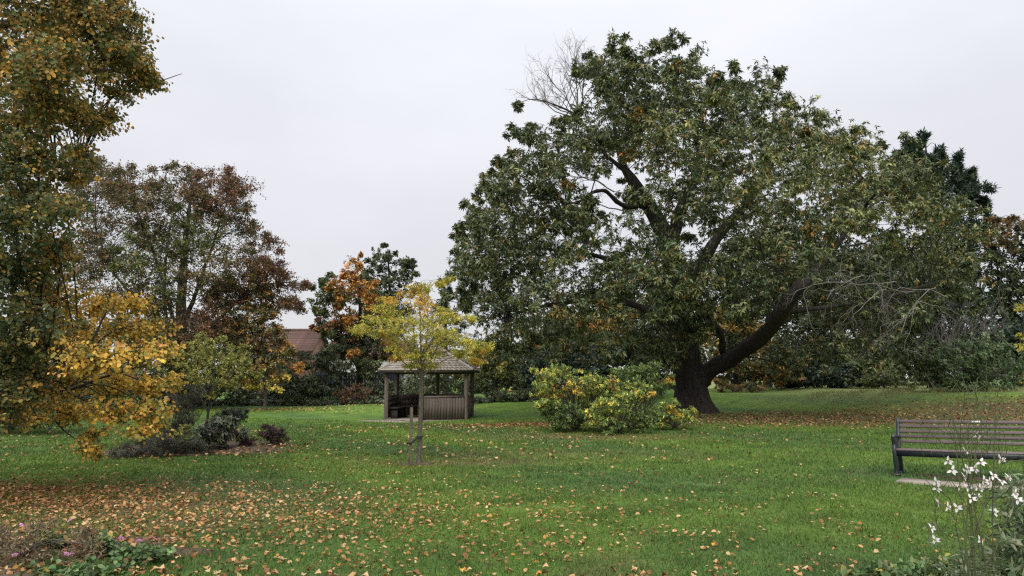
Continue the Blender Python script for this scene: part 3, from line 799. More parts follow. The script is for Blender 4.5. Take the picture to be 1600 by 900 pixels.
tree('beech_tree', 'tall beech with thinning coppery brown crown and several upright stems', 'tree', 284, BY, bc,
     dict(L=.11, W=.075, k=6, ns=7, droop=.25, fwd=.6, up=.0, cover=1.8, spread=.29, flat=.5, twig=.4, along=.9, tw_w=.006), 'beech',
     trunk=[(284, 640, 0, .34), (284, 560, 0, .27), (283, 490, 0, .24), (286, 420, 0, .18), (292, 360, 0, .12), (300, 290, 0, .04)],
     limbs=[[(284, 560, 0, .13), (266, 480, .5, .09), (242, 400, .8, .07), (215, 330, 1, .04), (200, 285, 1, .02)], [(283, 520, 0, .12), (305, 460, -.5, .09), (330, 390, -.8, .06), (350, 330, -1, .03), (365, 290, -1, .02)],
            [(283, 560, 0, .11), (235, 490, -.8, .08), (180, 430, -1.2, .05), (150, 360, -1.4, .04)], [(284, 550, 0, .10), (340, 500, .6, .07), (400, 450, 1, .04), (455, 440, 1, .015)], [(284, 590, 0, .11), (260, 500, 1, .09), (258, 420, 1.3, .06), (268, 340, 1.4, .03)]],
     layers=(-.5, .4), depth=4.2, bark='bark_mid', sub_r=.012, wisps=2, mat='leaf_matt')

tree('small_maple_tree', 'small maple on a thin pale trunk with pale yellow lowest leaf sprays', 'tree', 414, 34.0,
     [(400, 450, 30, 24), (370, 480, 30, 24), (420, 490, 32, 24), (385, 520, 36, 24), (432, 525, 22, 18), (410, 550, 40, 24), (365, 560, 30, 24), (442, 556, 20, 16), (462, 574, 13, 10, None, 'orange'), (380, 585, 30, 18), (425, 580, 32, 18), (446, 545, 12, 10, None, 'orange', 1.4),
      (400, 605, 10, 6, None, 'yellow_pale', 1.6), (425, 600, 12, 9, -1.2, 'yellow_pale', 2), (432, 608, 9, 6, -1.2, 'yellow_pale', 2), (445, 590, 10, 6, None, 'yellow_pale', 1.4), (390, 604, 8, 5, -1, 'yellow_pale', 1.5)],
     dict(L=.13, W=.11, k=5, ns=6, cover=2.6, spread=.2, flat=.6, twig=.2, tw_w=.004), 'olive_mix', wisps=1,
     trunk=[(414, 643, 0, .075), (414, 610, 0, .07), (412, 570, 0, .06), (410, 500, 0, .045), (405, 440, 0, .015)], bark='bark_young', layers=(-.4, .4), sub_r=.01, flare=.4)

# ------------------------------------------------------------------ small tree in the island bed
tree('cherry_tree', 'small olive green tree rising from the island bed', 'tree', 325, 17.4,
     [(320, 545, 20, 14), (345, 545, 22, 14), (370, 555, 20, 14), (305, 565, 20, 14), (335, 575, 26, 16), (375, 580, 24, 14), (352, 598, 20, 10), (316, 600, 16, 10), (305, 588, 12, 10), (388, 580, 9, 7, None, None, 1.0), (330, 618, 9, 6, None, None, .8)],
     dict(L=.062, W=.034, k=6, ns=7, cover=1.15, spread=.3, flat=.8, twig=.09, tw_w=.002, up=.25), 'olive_light',
     trunk=[(325, 684, 0, .034), (324, 660, 0, .03), (326, 640, 0, .028), (332, 610, 0, .02), (335, 570, 0, .012), (338, 540, 0, .004)],
     limbs=[[(326, 645, 0, .022), (312, 615, .1, .014), (306, 580, .1, .006)], [(328, 635, 0, .02), (350, 605, -.1, .012), (375, 570, -.2, .005)]], bark='bark_mid', layers=(-.4, .4), sub_r=.004, flare=.4, wisps=1)

# ------------------------------------------------------------------ the young staked tree
YY_ = 13.75
tree('young_tree', 'young slender tree tied to a stake with layered yellow green crown', 'tree', 655, YY_,
     [(640, 458, 22, 12, None, 'young_gold', 1.7), (655, 470, 20, 12, None, 'young_gold', 1.6), (615, 470, 22, 12, None, 'young_gold', 1.5), (650, 480, 28, 12, None, 'young_gold', 1.6), (600, 482, 22, 10, None, None, 1.5), (625, 492, 34, 12), (590, 500, 28, 9), (570, 512, 22, 8), (555, 520, 14, 6, None, None, 1.4),
      (640, 508, 40, 13), (680, 505, 34, 11), (610, 520, 34, 11), (715, 498, 20, 6, None, None, 1.3), (735, 500, 9, 4, None, None, 1.2), (695, 488, 14, 7, None, None, 1.2), (660, 528, 42, 14), (610, 525, 20, 10, None, 'young_gold', 1.5), (700, 530, 36, 12), (740, 535, 26, 10), (765, 540, 14, 8, None, None, 1.4),
      (630, 545, 28, 12), (618, 540, 14, 12, None, 'young_gold', 1.6), (690, 550, 34, 12), (730, 552, 28, 12), (752, 550, 12, 10, None, 'young_gold', 1.6), (745, 566, 16, 8, None, 'young_gold', 1.3), (620, 556, 10, 8, None, 'young_gold', 1.5), (655, 556, 30, 10, None, None, 1.1), (668, 455, 9, 14, None, None, .9), (685, 445, 9, 4, None, None, 1.0), (698, 436, 6, 3, None, None, 1.2),
      (640, 572, 12, 6, None, None, .8), (680, 572, 14, 5, None, None, .7)],
     dict(L=.045, W=.025, k=7, ns=6, cover=1.2, spread=.24, flat=.55, twig=.09, along=1.0, tw_w=.0018, up=.0, droop=.2), 'young',
     trunk=[(655, 726, 0, .044), (656, 690, 0, .037), (657, 640, 0, .035), (658, 590, 0, .031), (658, 560, 0, .022), (657, 520, 0, .012), (656, 460, 0, .004)],
     limbs=[[(658, 592, 0, .022), (648, 560, 0, .016), (632, 530, .1, .010), (618, 500, .1, .004)], [(658, 585, 0, .022), (672, 565, -.1, .016), (681, 548, -.1, .011), (690, 520, -.1, .005)], [(658, 582, 0, .018), (665, 550, .2, .012), (668, 510, .2, .008), (672, 450, .2, .003), (700, 435, .2, .002)],
            [(658, 580, 0, .018), (650, 545, -.2, .011), (645, 500, -.2, .006), (640, 460, -.2, .003)], [(658, 590, 0, .016), (640, 575, -.3, .010), (610, 545, -.4, .006), (580, 515, -.4, .003)], [(658, 588, 0, .016), (690, 565, .3, .010), (730, 550, .4, .006), (765, 540, .4, .003)]],
     bark='bark_young', layers=(-.45, .45), sub_r=.0035, depth=1.1, mat='leaf_thin', flare=.5)
sb = gp(642, 13.6)
stk = thing('wooden_stake', 'square wooden stake driven beside the young tree', 'stake', sb)
mb = MB(); mb.box((0, 0, .47), (.056, .056, 1.1)); mb.box((0, 0, 1.027), (.044, .044, .014)); mb.build('post', M['stake'], stk, rot=(0, .012, .12), bevel=.004)
tpx = yt[0] + .015 - sb[0]; tpy = yt[1] - sb[1]
mb = MB()
th = np.linspace(0, 2 * PI, 17)
ring = np.stack([.052 * np.cos(th) + tpx, .052 * np.sin(th) + tpy, .50 + 0 * th], 1)
lp = spline([(-.03, -.05, .40), (.045, -.05, .41), (tpx * .5, tpy * .3 - .03, .45), (tpx + .02, tpy - .06, .495), (tpx + .06, tpy, .505)], 18)
mb.tubes(ring, np.full(17, .014), 6); mb.tubes(lp, np.full(18, .016), 6)
lp2 = spline([(-.045, -.045, .39), (-.045, .045, .40), (.03, .05, .41), (tpx * .6, tpy * .6 + .04, .46), (tpx - .03, tpy + .055, .5)], 18)
mb.tubes(lp2, np.full(18, .014), 6)
mb.build('strap', M['rubber'], stk, smooth=True)

# ------------------------------------------------------------------ the tree peonies in front of the chestnut
pe = dict(L=.075, W=.033, k=8, ns=6, cover=3.2, face_up=1.5, spread=.16, flat=.5, twig=.1, along=.4, tw_w=.003, up=.3, droop=.3, gclear=.1)
tree('tree_peony_shrub', 'broad yellow green shrub nearest the lawn, left of the chestnut trunk', 'shrub', 900, 22.0,
     [(870, 590, 26, 14), (850, 600, 18, 14), (845, 585, 12, 9, None, None, 1.5), (905, 595, 30, 14), (940, 600, 22, 12), (880, 612, 32, 18, None, 'peony_gold', 1.2), (860, 625, 22, 18), (895, 635, 30, 18, None, 'peony_dark'), (870, 650, 24, 16, None, 'peony_dark'), (850, 640, 14, 14), (925, 618, 30, 16), (940, 604, 10, 7, None, 'peony_gold'), (955, 605, 7, 10, None, 'orange', 1.4),
      (985, 612, 18, 12), (910, 655, 22, 14, None, 'peony_dark'), (880, 664, 22, 9, None, 'peony_dark', 1.6), (835, 580, 5, 4, None, None, 1.4), (882, 576, 10, 5, None, None, 1.5)], pe, 'peony', bark='bark_brown', layers=(-.4, .4), depth=1.2, crown='foliage', sub_r=.008, group='tree peony shrubs')
tree('tree_peony_shrub', 'bushy shrub with yellow top leaves in the middle of the peony group', 'shrub', 965, 21.2,
     [(955, 625, 22, 14), (980, 620, 20, 12), (1000, 620, 16, 10, -.4, 'peony_gold', 1.6), (940, 640, 24, 14), (965, 645, 26, 16), (995, 640, 22, 16, None, 'peony_dark'), (930, 658, 22, 12), (960, 663, 26, 10, None, 'peony_dark'), (992, 660, 20, 12, None, 'peony_dark')], pe, 'peony', bark='bark_brown', layers=(-.4, .4), depth=1.0, crown='foliage', sub_r=.008, group='tree peony shrubs')
tree('tree_peony_shrub', 'greener taller shrub behind the others, touching the chestnut trunk', 'shrub', 1000, 24.0,
     [(985, 582, 22, 9), (1012, 580, 20, 10), (1030, 600, 24, 12), (1005, 600, 28, 14), (1040, 596, 10, 6, None, 'peony_gold', 1.4), (975, 600, 22, 16), (1015, 608, 20, 8), (965, 580, 12, 8, None, None, 1.5)], pe, 'peony_dark', bark='bark_brown', layers=(-.4, .4), depth=1.1, crown='foliage', sub_r=.008, group='tree peony shrubs')
tree('tree_peony_shrub', 'small low shrub with a golden branch at the foot of the chestnut trunk', 'shrub', 1055, 22.6,
     [(1050, 634, 16, 10), (1040, 645, 14, 12, None, 'peony_dark'), (1062, 645, 16, 12), (1050, 655, 20, 10), (1072, 657, 12, 7), (1054, 648, 9, 12, -.5, 'peony_gold', 1.8), (1028, 655, 8, 8, None, 'peony_dark', 1.4)], pe, 'peony', bark='bark_brown', layers=(-.4, .4), depth=.6, crown='foliage', sub_r=.006, group='tree peony shrubs')

# ------------------------------------------------------------------ island bed planting
sm = dict(L=.05, W=.018, k=7, ns=6, cover=2.6, spread=.2, twig=.06, tw_w=.002, up=.5, droop=.0, gclear=.04)
tree('heather_shrub', 'low dark heathery shrub at the left tip of the island bed', 'shrub', 225, 15.0, [(210, 706, 24, 9), (240, 696, 28, 14), (262, 690, 22, 16), (225, 690, 14, 9)], sm, 'heather', bark='bark_brown', crown='foliage', sub_r=.004, depth=.5, layers=(-.4, .4))
tree('broom_shrub', 'tall feathery dark shrub of upright stems under the yellow bough', 'shrub', 270, 16.4, [(268, 640, 22, 24), (290, 632, 22, 22, None, None, 1.3), (262, 668, 26, 24), (288, 662, 24, 24), (305, 615, 16, 18, None, None, .8), (280, 690, 26, 14)], dict(sm, up=1.2, fwd=1.4, L=.08, cover=1.8), 'heather', bark='bark_brown', crown='foliage', sub_r=.004, depth=.6, layers=(-.4, .4))
tree('lavender_shrub', 'grey green mounded shrub in the front middle of the island bed', 'shrub', 292, 15.4, [(285, 696, 18, 14), (305, 690, 18, 16), (290, 680, 14, 12, None, 'olive_light', 1.6), (318, 700, 14, 10, None, 'heather')], dict(sm, L=.07, up=.9), 'grey_green', bark='bark_brown', crown='foliage', sub_r=.004, depth=.4, layers=(-.4, .4))
tree('hydrangea_shrub', 'pale green leafy shrub with drooping tops right of the bed tree', 'shrub', 340, 16.0, [(345, 665, 18, 8), (330, 675, 18, 10), (355, 672, 10, 7), (338, 690, 20, 12, None, 'heather'), (325, 700, 16, 9, None, 'dark_green')], dict(sm, L=.11, W=.05, droop=.5, up=.2, cover=2.0), 'grey_green', bark='bark_brown', crown='foliage', sub_r=.005, depth=.4, layers=(-.4, .4))
tree('dwarf_conifer', 'rounded dark evergreen at the back of the island bed', 'shrub', 366, 18.6, [(368, 652, 15, 11), (360, 658, 12, 9), (376, 648, 8, 8)], dict(sm, L=.05, cover=3.2), 'conifer', bark='bark_brown', crown='foliage', sub_r=.004, depth=.4, layers=(-.4, .4))
tree('dwarf_conifer', 'sparser dark evergreen left of the rounded one', 'shrub', 346, 18.4, [(345, 650, 9, 8), (338, 656, 10, 7), (352, 645, 6, 6)], dict(sm, L=.05, cover=2.2), 'dark_green', bark='bark_brown', crown='foliage', sub_r=.004, depth=.3, layers=(-.4, .4))
tree('barberry_shrub', 'dark purple mound with a green top in the island bed', 'shrub', 383, 16.7, [(382, 688, 13, 9), (378, 684, 10, 8), (390, 686, 10, 8), (385, 676, 12, 5, None, 'grey_green', 2.2)], dict(sm, L=.035, W=.02, cover=3.2), 'purple', bark='bark_brown', crown='foliage', sub_r=.004, depth=.3, layers=(-.4, .4))
tree('barberry_shrub', 'round maroon shrub at the right tip of the island bed', 'shrub', 426, 17.2, [(426, 680, 15, 12), (418, 682, 11, 10), (434, 684, 10, 10), (424, 672, 11, 6)], dict(sm, L=.035, W=.02, cover=3.4), 'purple', bark='bark_brown', crown='foliage', sub_r=.004, depth=.3, layers=(-.4, .4))
st_b = gp(403, 16.9)
iris = thing('grass_tuft', 'pale dry leaf blades between the two purple shrubs', 'plant', st_b)
nb = 34
P0 = rng.normal(size=(nb, 3)) * np.array([.14, .1, 0]); Dd = unit(rng.normal(size=(nb, 3)) * .55 + np.array([0, 0, 1]))
lh = rng.uniform(.15, .34, nb)
Pm = P0 + Dd * lh[:, None] * .6; Pt = P0 + Dd * lh[:, None] + np.array([0, 0, -.06]) + Dd * np.array([1, 1, 0]) * .08
mb = MB(); mb.tubes(np.stack([P0, Pm, Pt], 1), np.tile([.006, .005, .001], (nb, 1)), 3)
mb.build('blade', noise_mat('dry_blade', (.22, .19, .10), (.36, .32, .19), 8), iris)


# ------------------------------------------------------------------ background trees and shrubs
bgl_ = dict(L=.16, W=.11, k=5, ns=6, cover=3.6, spread=.2, flat=.7, twig=.2, tw_w=.006)
big = dict(L=.25, W=.15, k=5, ns=7, cover=3.3, spread=.2, flat=.8, twig=.2, tw_w=.008, gclear=.4)
con = dict(L=.26, W=.065, k=8, ns=6, cover=2.6, spread=.2, flat=.5, twig=.3, along=1.0, tw_w=.008, fwd=1.0, droop=.1)

tree('maple_tree', 'maple turning orange red on its left side behind the shelter', 'tree', 560, 42.0,
     [(552, 425, 16, 16, -2, 'orange', 3), (556, 408, 8, 14, -1, 'orange', 2), (538, 444, 18, 14, -2, 'orange', 3), (562, 450, 22, 18, -2.4, 'orange', 3), (572, 475, 18, 14, -2.4, 'orange', 2), (545, 500, 14, 10, -2.6, 'orange', 2), (550, 550, 14, 7, -3, 'orange', 2), (515, 440, 14, 12), (508, 465, 20, 20), (504, 486, 14, 14), (525, 475, 24, 20), (545, 480, 22, 18, None, 'orange', 1.6), (570, 470, 20, 18, None, 'mid_green'), (540, 462, 20, 14, None, 'mid_green'), (528, 520, 22, 14), (508, 505, 18, 14, None, 'rust_red'), (595, 500, 22, 16, None, 'rust_red'), (515, 455, 14, 14, -1.5, 'orange', 1.6), (530, 470, 16, 12, -2, 'orange', 1.6), (530, 500, 22, 14, None, 'rust_red'), (558, 505, 22, 16, None, 'rust_red'),
      (585, 480, 20, 18, None, 'mid_green'), (580, 450, 18, 16, None, 'mid_green'), (580, 510, 24, 16), (550, 525, 20, 12, None, 'rust_red'), (545, 545, 18, 8, None, 'orange'), (600, 545, 18, 14, None, 'rust_red'), (585, 560, 18, 12, None, 'rust_red', 1.6), (610, 530, 18, 14, None, 'rust_red', 1.6), (565, 530, 24, 14, None, 'dark_green'), (514, 508, 14, 12)],
     dict(bgl_, L=.15, W=.13), 'mid_green', trunk=[(560, 628, 0, .18), (562, 580, 0, .15), (565, 530, 0, .12), (562, 470, 0, .08), (556, 410, 0, .02)],
     limbs=[[(562, 590, 0, .1), (580, 570, -.3, .08), (600, 550, -.5, .05), (620, 525, -.5, .02)], [(562, 580, 0, .1), (545, 550, -.3, .07), (530, 510, -.4, .04), (515, 460, -.4, .02)]], layers=(-.45, .45))
tree('sycamore_tree', 'dark green tree standing taller behind the orange maple', 'tree', 612, 48.0,
     [(605, 402, 16, 14), (590, 415, 16, 14), (628, 412, 18, 12), (642, 415, 9, 7, None, None, 1.6), (600, 435, 24, 20), (630, 435, 20, 18), (580, 440, 18, 18), (615, 465, 30, 22), (645, 455, 12, 12, None, None, 1.6), (590, 480, 26, 22), (630, 495, 28, 22), (600, 520, 30, 22), (575, 425, 9, 10, None, None, 1.6)],
     dict(bgl_, L=.18, W=.15), 'dark_green', trunk=[(612, 628, 0, .22), (612, 540, 0, .18), (610, 470, 0, .11), (606, 395, 0, .03)], layers=(-.45, .45))
tree('pine_tree', 'dark pine peeking between the shelter roof tree and the chestnut', 'tree', 696, 52.0,
     [(697, 456, 8, 8), (697, 468, 14, 9), (695, 485, 20, 12), (697, 505, 24, 13), (700, 528, 28, 14), (695, 550, 28, 16), (705, 570, 28, 16)], con, 'conifer', trunk=[(696, 625, 0, .2), (696, 540, 0, .14), (697, 450, 0, .02)], layers=(-.35, .35), mat='leaf')
tree('golden_shrub', 'yellow leaved bushy tree right of the shelter', 'tree', 768, 38.5,
     [(745, 560, 26, 16), (770, 565, 24, 18), (755, 585, 28, 16, None, 'mid_green'), (785, 585, 24, 16, None, 'olive_light'), (765, 600, 28, 14, None, 'dark_green'), (800, 600, 22, 14, None, 'mid_green'), (730, 575, 20, 14, None, 'olive_light')], dict(bgl_, L=.13), 'young', bark='bark_brown', layers=(-.4, .4), trunk=[(768, 628, 0, .08), (768, 590, 0, .06), (765, 550, 0, .02)])

lau = dict(L=.17, W=.08, k=7, ns=5, cover=2.4, spread=.17, flat=.8, twig=.14, tw_w=.006, gclear=.3)
def shrub(name, label, px, Y, cl, lf=lau, pal='dark_green', cat='shrub', bark='bark_brown', group=None, layers=(-.45, .45), **kw):
    return tree(name, label, cat, px, Y, cl, lf, pal, bark=bark, layers=layers, crown='foliage', sub_r=.012, group=group, mat=kw.pop('mat', 'leaf'), **kw)

shrub('laurel_shrub', 'broad dark green evergreen shrub below the tiled roof', 490, 39.5, [(470, 572, 24, 14), (508, 562, 22, 18), (455, 590, 26, 24), (490, 566, 18, 14), (470, 562, 16, 9), (506, 556, 14, 12), (490, 590, 34, 26), (475, 612, 34, 18), (510, 612, 24, 16), (525, 575, 20, 22)], wisps=0)
shrub('laurel_shrub', 'tall dark evergreen with spreading tiers under the orange maple', 530, 41, [(530, 535, 22, 16), (540, 555, 30, 18), (560, 575, 26, 12, None, 'mid_green'), (530, 585, 24, 16), (575, 548, 22, 12)])
shrub('spirea_shrub', 'rusty brown rounded bush on the far lawn edge left of the shelter', 553, 38, [(552, 612, 16, 10), (545, 618, 12, 8), (562, 616, 12, 9)], dict(lau, L=.1, W=.05, gclear=.05), 'brown')
shrub('holly_shrub', 'dark bush between the rusty bush and the shelter', 590, 39.5, [(585, 600, 20, 22), (605, 600, 20, 22), (580, 585, 16, 16), (600, 618, 22, 12)], pal='dark_green')
shrub('privet_shrub', 'grey green bushes seen through the open shelter', 680, 40, [(640, 600, 24, 22), (665, 595, 24, 24), (695, 595, 26, 24), (720, 600, 22, 22), (650, 620, 30, 12), (700, 620, 30, 12), (680, 575, 26, 14)], dict(lau, L=.12, W=.055), 'laurel')
mlf = dict(lau, L=.09, W=.04, gclear=.03, cover=3.0)
shrub('low_mound_shrub', 'low clipped mound right beside the shelter post', 755, 36.5, [(752, 627, 16, 6), (745, 628, 12, 5), (762, 628, 9, 4)], mlf, 'grey_green', group='low mounds along the far lawn edge')
shrub('low_mound_shrub', 'taller mound second to the right of the shelter', 790, 37.2, [(785, 618, 20, 9), (800, 620, 16, 8), (775, 622, 14, 7)], mlf, 'laurel', group='low mounds along the far lawn edge')
shrub('low_mound_shrub', 'low spreading mound just left of the big peony shrubs', 822, 37.4, [(820, 618, 18, 9), (838, 612, 16, 10), (808, 622, 12, 6)], mlf, 'laurel', group='low mounds along the far lawn edge')

ivy = []
ic = [dict(c=gp(px, 38.6 + rng.normal() * .3) + np.array([0, 0, .12]), r=np.array([.7, .6, .28]), pal='grey_green' if rng.random() < .45 else 'laurel', cover=2.6) for px in range(180, 620, 15)]
(V, Fq, Cl), _, _ = foliage(ic, dict(lau, L=.11, W=.06, gclear=.03))
o = put('ground_cover', new_mesh('ground_cover', V, Fq, Cl, [M['leaf']]))
tag(o, 'low ivy carpet along the far left lawn edge', 'ground cover', None, 'stuff')

# left background behind the lime
shrub('yew_shrub', 'dark evergreen mass at the far left behind the yellow boughs', 20, 22.5, [(-60, 600, 60, 60), (10, 610, 50, 50), (60, 630, 40, 34), (100, 640, 34, 26), (-30, 650, 60, 24), (30, 660, 40, 14)], dict(lau, L=.12, W=.05), 'conifer')
shrub('holly_shrub', 'dark holly between the yew and the beech trunk', 170, 30, [(130, 600, 44, 44), (180, 600, 44, 40), (220, 610, 36, 34), (150, 640, 44, 24), (210, 640, 40, 18), (120, 560, 34, 30)], pal='dark_green')
shrub('rhododendron_shrub', 'dark spreading bush at the foot of the beech', 300, 37, [(260, 600, 40, 30), (310, 605, 36, 26), (350, 605, 30, 24), (280, 628, 40, 14), (335, 625, 36, 14)], pal='dark_green')
shrub('rhododendron_shrub', 'dark bush behind the thin maple trunk', 405, 40.5, [(385, 605, 26, 22), (420, 600, 28, 24), (445, 610, 22, 18), (395, 622, 28, 12), (430, 622, 28, 12)], pal='dark_green')

# behind the chestnut, left of its trunk
shrub('yew_tree', 'dark yew low behind the left side of the chestnut', 880, 43, [(850, 560, 36, 34), (890, 570, 40, 34), (860, 600, 44, 24), (910, 600, 40, 24), (830, 585, 30, 28)], big, 'conifer', cat='tree')
tree('hazel_tree', 'ochre yellow tree glimpsed behind the chestnut left of the trunk', 'tree', 935, 47, [(935, 500, 30, 22), (965, 505, 28, 22), (915, 525, 28, 22), (950, 535, 34, 22), (980, 540, 26, 20), (920, 555, 28, 20), (900, 500, 24, 20)], big, 'ochre', trunk=[(938, 606, 0, .14), (940, 560, 0, .11), (940, 490, 0, .03)], layers=(-.4, .4))
tree('holly_tree', 'very dark rounded evergreen just left of the chestnut trunk', 'tree', 1010, 40, [(1000, 545, 30, 26), (1025, 560, 28, 24), (985, 570, 28, 24), (1010, 590, 40, 22), (965, 595, 28, 20)], big, 'conifer', trunk=[(1010, 612, 0, .1), (1010, 580, 0, .08), (1008, 540, 0, .02)], layers=(-.4, .4))
tree('birch_tree', 'slight brown leaved tree behind the drooping left chestnut skirt', 'tree', 810, 46, [(800, 560, 30, 24), (835, 545, 30, 24), (775, 570, 24, 22), (815, 590, 32, 20)], big, 'olive_mix', trunk=[(810, 620, 0, .1), (810, 580, 0, .08), (812, 530, 0, .02)], layers=(-.4, .4))
tree('oak_tree', 'big dark oak filling the gaps behind the middle of the chestnut', 'tree', 1200, 53, [(1120, 430, 40, 34), (1170, 400, 44, 34), (1230, 400, 44, 36), (1290, 410, 44, 36), (1150, 460, 46, 34), (1210, 450, 46, 34), (1270, 460, 46, 34), (1180, 510, 50, 32), (1250, 515, 50, 32), (1310, 500, 44, 36), (1120, 500, 40, 34), (1300, 560, 44, 30), (1230, 560, 44, 26)], big, 'dark_green', trunk=[(1200, 606, 0, .3), (1200, 520, 0, .24), (1205, 430, 0, .1), (1208, 390, 0, .03)], layers=(-.4, .4))
tree('oak_tree', 'dark oak behind the right end of the chestnut, left of the cypress', 'tree', 1370, 52, [(1340, 420, 40, 34), (1390, 410, 40, 34), (1350, 460, 44, 34), (1400, 455, 44, 34), (1360, 505, 46, 32), (1410, 500, 40, 32), (1370, 550, 46, 30)], big, 'dark_green', trunk=[(1370, 606, 0, .26), (1370, 520, 0, .2), (1368, 440, 0, .1), (1366, 400, 0, .03)], layers=(-.4, .4))
tree('oak_tree', 'dark oak glimpsed behind the left half of the chestnut', 'tree', 1000, 54, [(960, 500, 40, 30), (1010, 490, 44, 34), (1050, 480, 40, 34), (900, 545, 40, 28), (960, 550, 44, 28), (1030, 540, 46, 30), (1070, 520, 36, 34), (860, 570, 36, 26), (1080, 570, 36, 28)], big, 'dark_green', trunk=[(1000, 612, 0, .26), (1000, 560, 0, .2), (1005, 490, 0, .06)], layers=(-.4, .4))
# right of the trunk
tree('field_maple_tree', 'yellow green tree seen under the great bough right of the chestnut trunk', 'tree', 1150, 44, [(1130, 500, 26, 24), (1165, 510, 28, 24), (1120, 535, 28, 24), (1155, 545, 32, 24), (1190, 540, 28, 24), (1135, 570, 34, 22, None, 'olive_mix'), (1180, 575, 36, 22, None, 'olive_mix'), (1220, 570, 26, 22), (1215, 595, 26, 12, None, 'olive_mix')], dict(big, cover=2.0), 'ochre', trunk=[(1150, 612, 0, .16), (1150, 560, 0, .12), (1150, 490, 0, .03)], layers=(-.4, .4))
shrub('cotoneaster_shrub', 'low yellow green shrub on the lawn edge right of the chestnut trunk', 1150, 41.5, [(1140, 604, 18, 7), (1160, 606, 18, 6), (1180, 608, 16, 5), (1125, 602, 12, 7)], dict(lau, L=.11, W=.06, gclear=.05), 'olive_mix')
shrub('yew_shrub', 'blackish yew hollow under the right chestnut canopy', 1250, 46.5, [(1240, 575, 36, 30), (1280, 570, 36, 34), (1260, 595, 40, 16), (1310, 580, 36, 28), (1220, 590, 26, 16)], big, 'conifer')
shrub('privet_shrub', 'olive grey shrub in front of the dark hollow, left of the big round bush', 1385, 43.5, [(1380, 585, 30, 20), (1405, 590, 24, 16), (1360, 595, 20, 12)], dict(lau, L=.14), 'mid_green')
shrub('laurel_shrub', 'dark laurel behind the olive grey shrub', 1345, 47, [(1340, 565, 36, 36), (1380, 555, 36, 40), (1420, 560, 36, 40), (1350, 595, 40, 14)], big, 'dark_green')
shrub('round_bush', 'large dense rounded evergreen bush at the right behind the bench', 1510, 34.5,
      [(1470, 555, 30, 24), (1510, 545, 40, 24), (1550, 550, 34, 24), (1455, 575, 24, 24), (1500, 575, 40, 28), (1550, 578, 36, 26), (1580, 575, 14, 20), (1470, 595, 32, 14), (1520, 598, 40, 12), (1565, 598, 24, 10), (1440, 562, 14, 18, -.6, 'mid_green'), (1440, 590, 12, 14)],
      dict(lau, L=.14, W=.085, cover=3.6, gclear=.15, face_up=1.4, spread=.12), 'bush', wisps=0)
shrub('holly_shrub', 'dark holly at the right edge behind the round bush', 1600, 42, [(1560, 520, 34, 30), (1600, 530, 40, 34), (1640, 540, 40, 40), (1580, 580, 40, 24), (1630, 590, 40, 20), (1550, 560, 26, 30), (1540, 490, 24, 24)], big, 'conifer')
# bare shrub
bs = gp(1515, 39.5)
br = thing('bare_shrub', 'leafless grey brown shrub with a tangle of thin stems above the round bush', 'shrub', bs)
mb = MB()
for _ in range(18):
    for P2, R2, s2 in bare(bs + rng.normal(size=3) * np.array([.8, .4, 0]), np.array([rng.normal() * .45, rng.normal() * .2, 1.0]), 2.6, .026, 3, .5, .2, None, .12):
        mb.tubes(P2, R2, s2)
zz = np.concatenate(mb.V); zz[:, 2] = np.maximum(zz[:, 2], bs[2] - .05)
put('stem', new_mesh('stem', zz - bs, mb.Fc, None, [M['bark_grey']]), br)

def spire(px, py, w, h, dY=None):
    return [(px, py + h * f, w * (.18 + .82 * f), h * .16, dY, None, 2.6) for f in (.05, .3, .6, .9)]

cy_cl = []
for a_ in [(1440, 215, 26, 60), (1418, 225, 22, 60), (1470, 235, 24, 60), (1497, 245, 20, 60), (1518, 270, 18, 50), (1400, 240, 18, 60), (1455, 250, 30, 70)]:
    cy_cl += spire(*a_)
cy_cl += [(1440, 300, 50, 36), (1500, 310, 36, 34), (1480, 360, 50, 40), (1530, 350, 18, 26), (1440, 400, 60, 44), (1510, 400, 34, 40), (1470, 460, 60, 44), (1520, 465, 34, 40), (1450, 520, 60, 40), (1510, 520, 44, 36), (1390, 500, 44, 40), (1540, 320, 8, 10, None, None, 1.4)]
tree('cypress_tree', 'dark blue green cypress with pointed tops behind the right of the chestnut', 'tree', 1465, 47, cy_cl, dict(con, L=.36, W=.09, up=.7, flat=1.0), 'conifer', trunk=[(1465, 605, 0, .4), (1462, 450, 0, .3), (1455, 300, 0, .14), (1445, 220, 0, .03)], layers=(-.4, .35), depth=4)
tree('oak_tree', 'broad dark tree with a rusty brown top at the right edge', 'tree', 1625, 44,
     [(1590, 360, 34, 22, None, 'rusty_top'), (1625, 355, 34, 22, None, 'rusty_top'), (1570, 385, 26, 22, None, 'rusty_top'), (1600, 395, 36, 24), (1640, 395, 40, 30), (1570, 420, 28, 24), (1610, 435, 40, 28), (1560, 450, 24, 24), (1590, 470, 36, 26), (1640, 470, 44, 34), (1565, 490, 28, 24), (1600, 510, 40, 28), (1660, 430, 40, 40), (1680, 380, 34, 30), (1560, 530, 30, 26), (1610, 545, 40, 26), (1670, 520, 44, 36)],
     big, 'dark_green', trunk=[(1625, 606, 0, .35), (1622, 520, 0, .28), (1615, 430, 0, .18), (1605, 350, 0, .04)], layers=(-.45, .4))
shrub('forsythia_shrub', 'yellowish green shrub at the right edge beyond the round bush', 1612, 36.5, [(1605, 540, 14, 12, None, 'young'), (1600, 482, 9, 6, None, 'young', 1.3), (1612, 570, 20, 24, None, 'mid_green'), (1625, 595, 26, 14, None, 'mid_green'), (1600, 595, 12, 12, None, 'olive_light')], dict(lau, L=.12), 'mid_green')

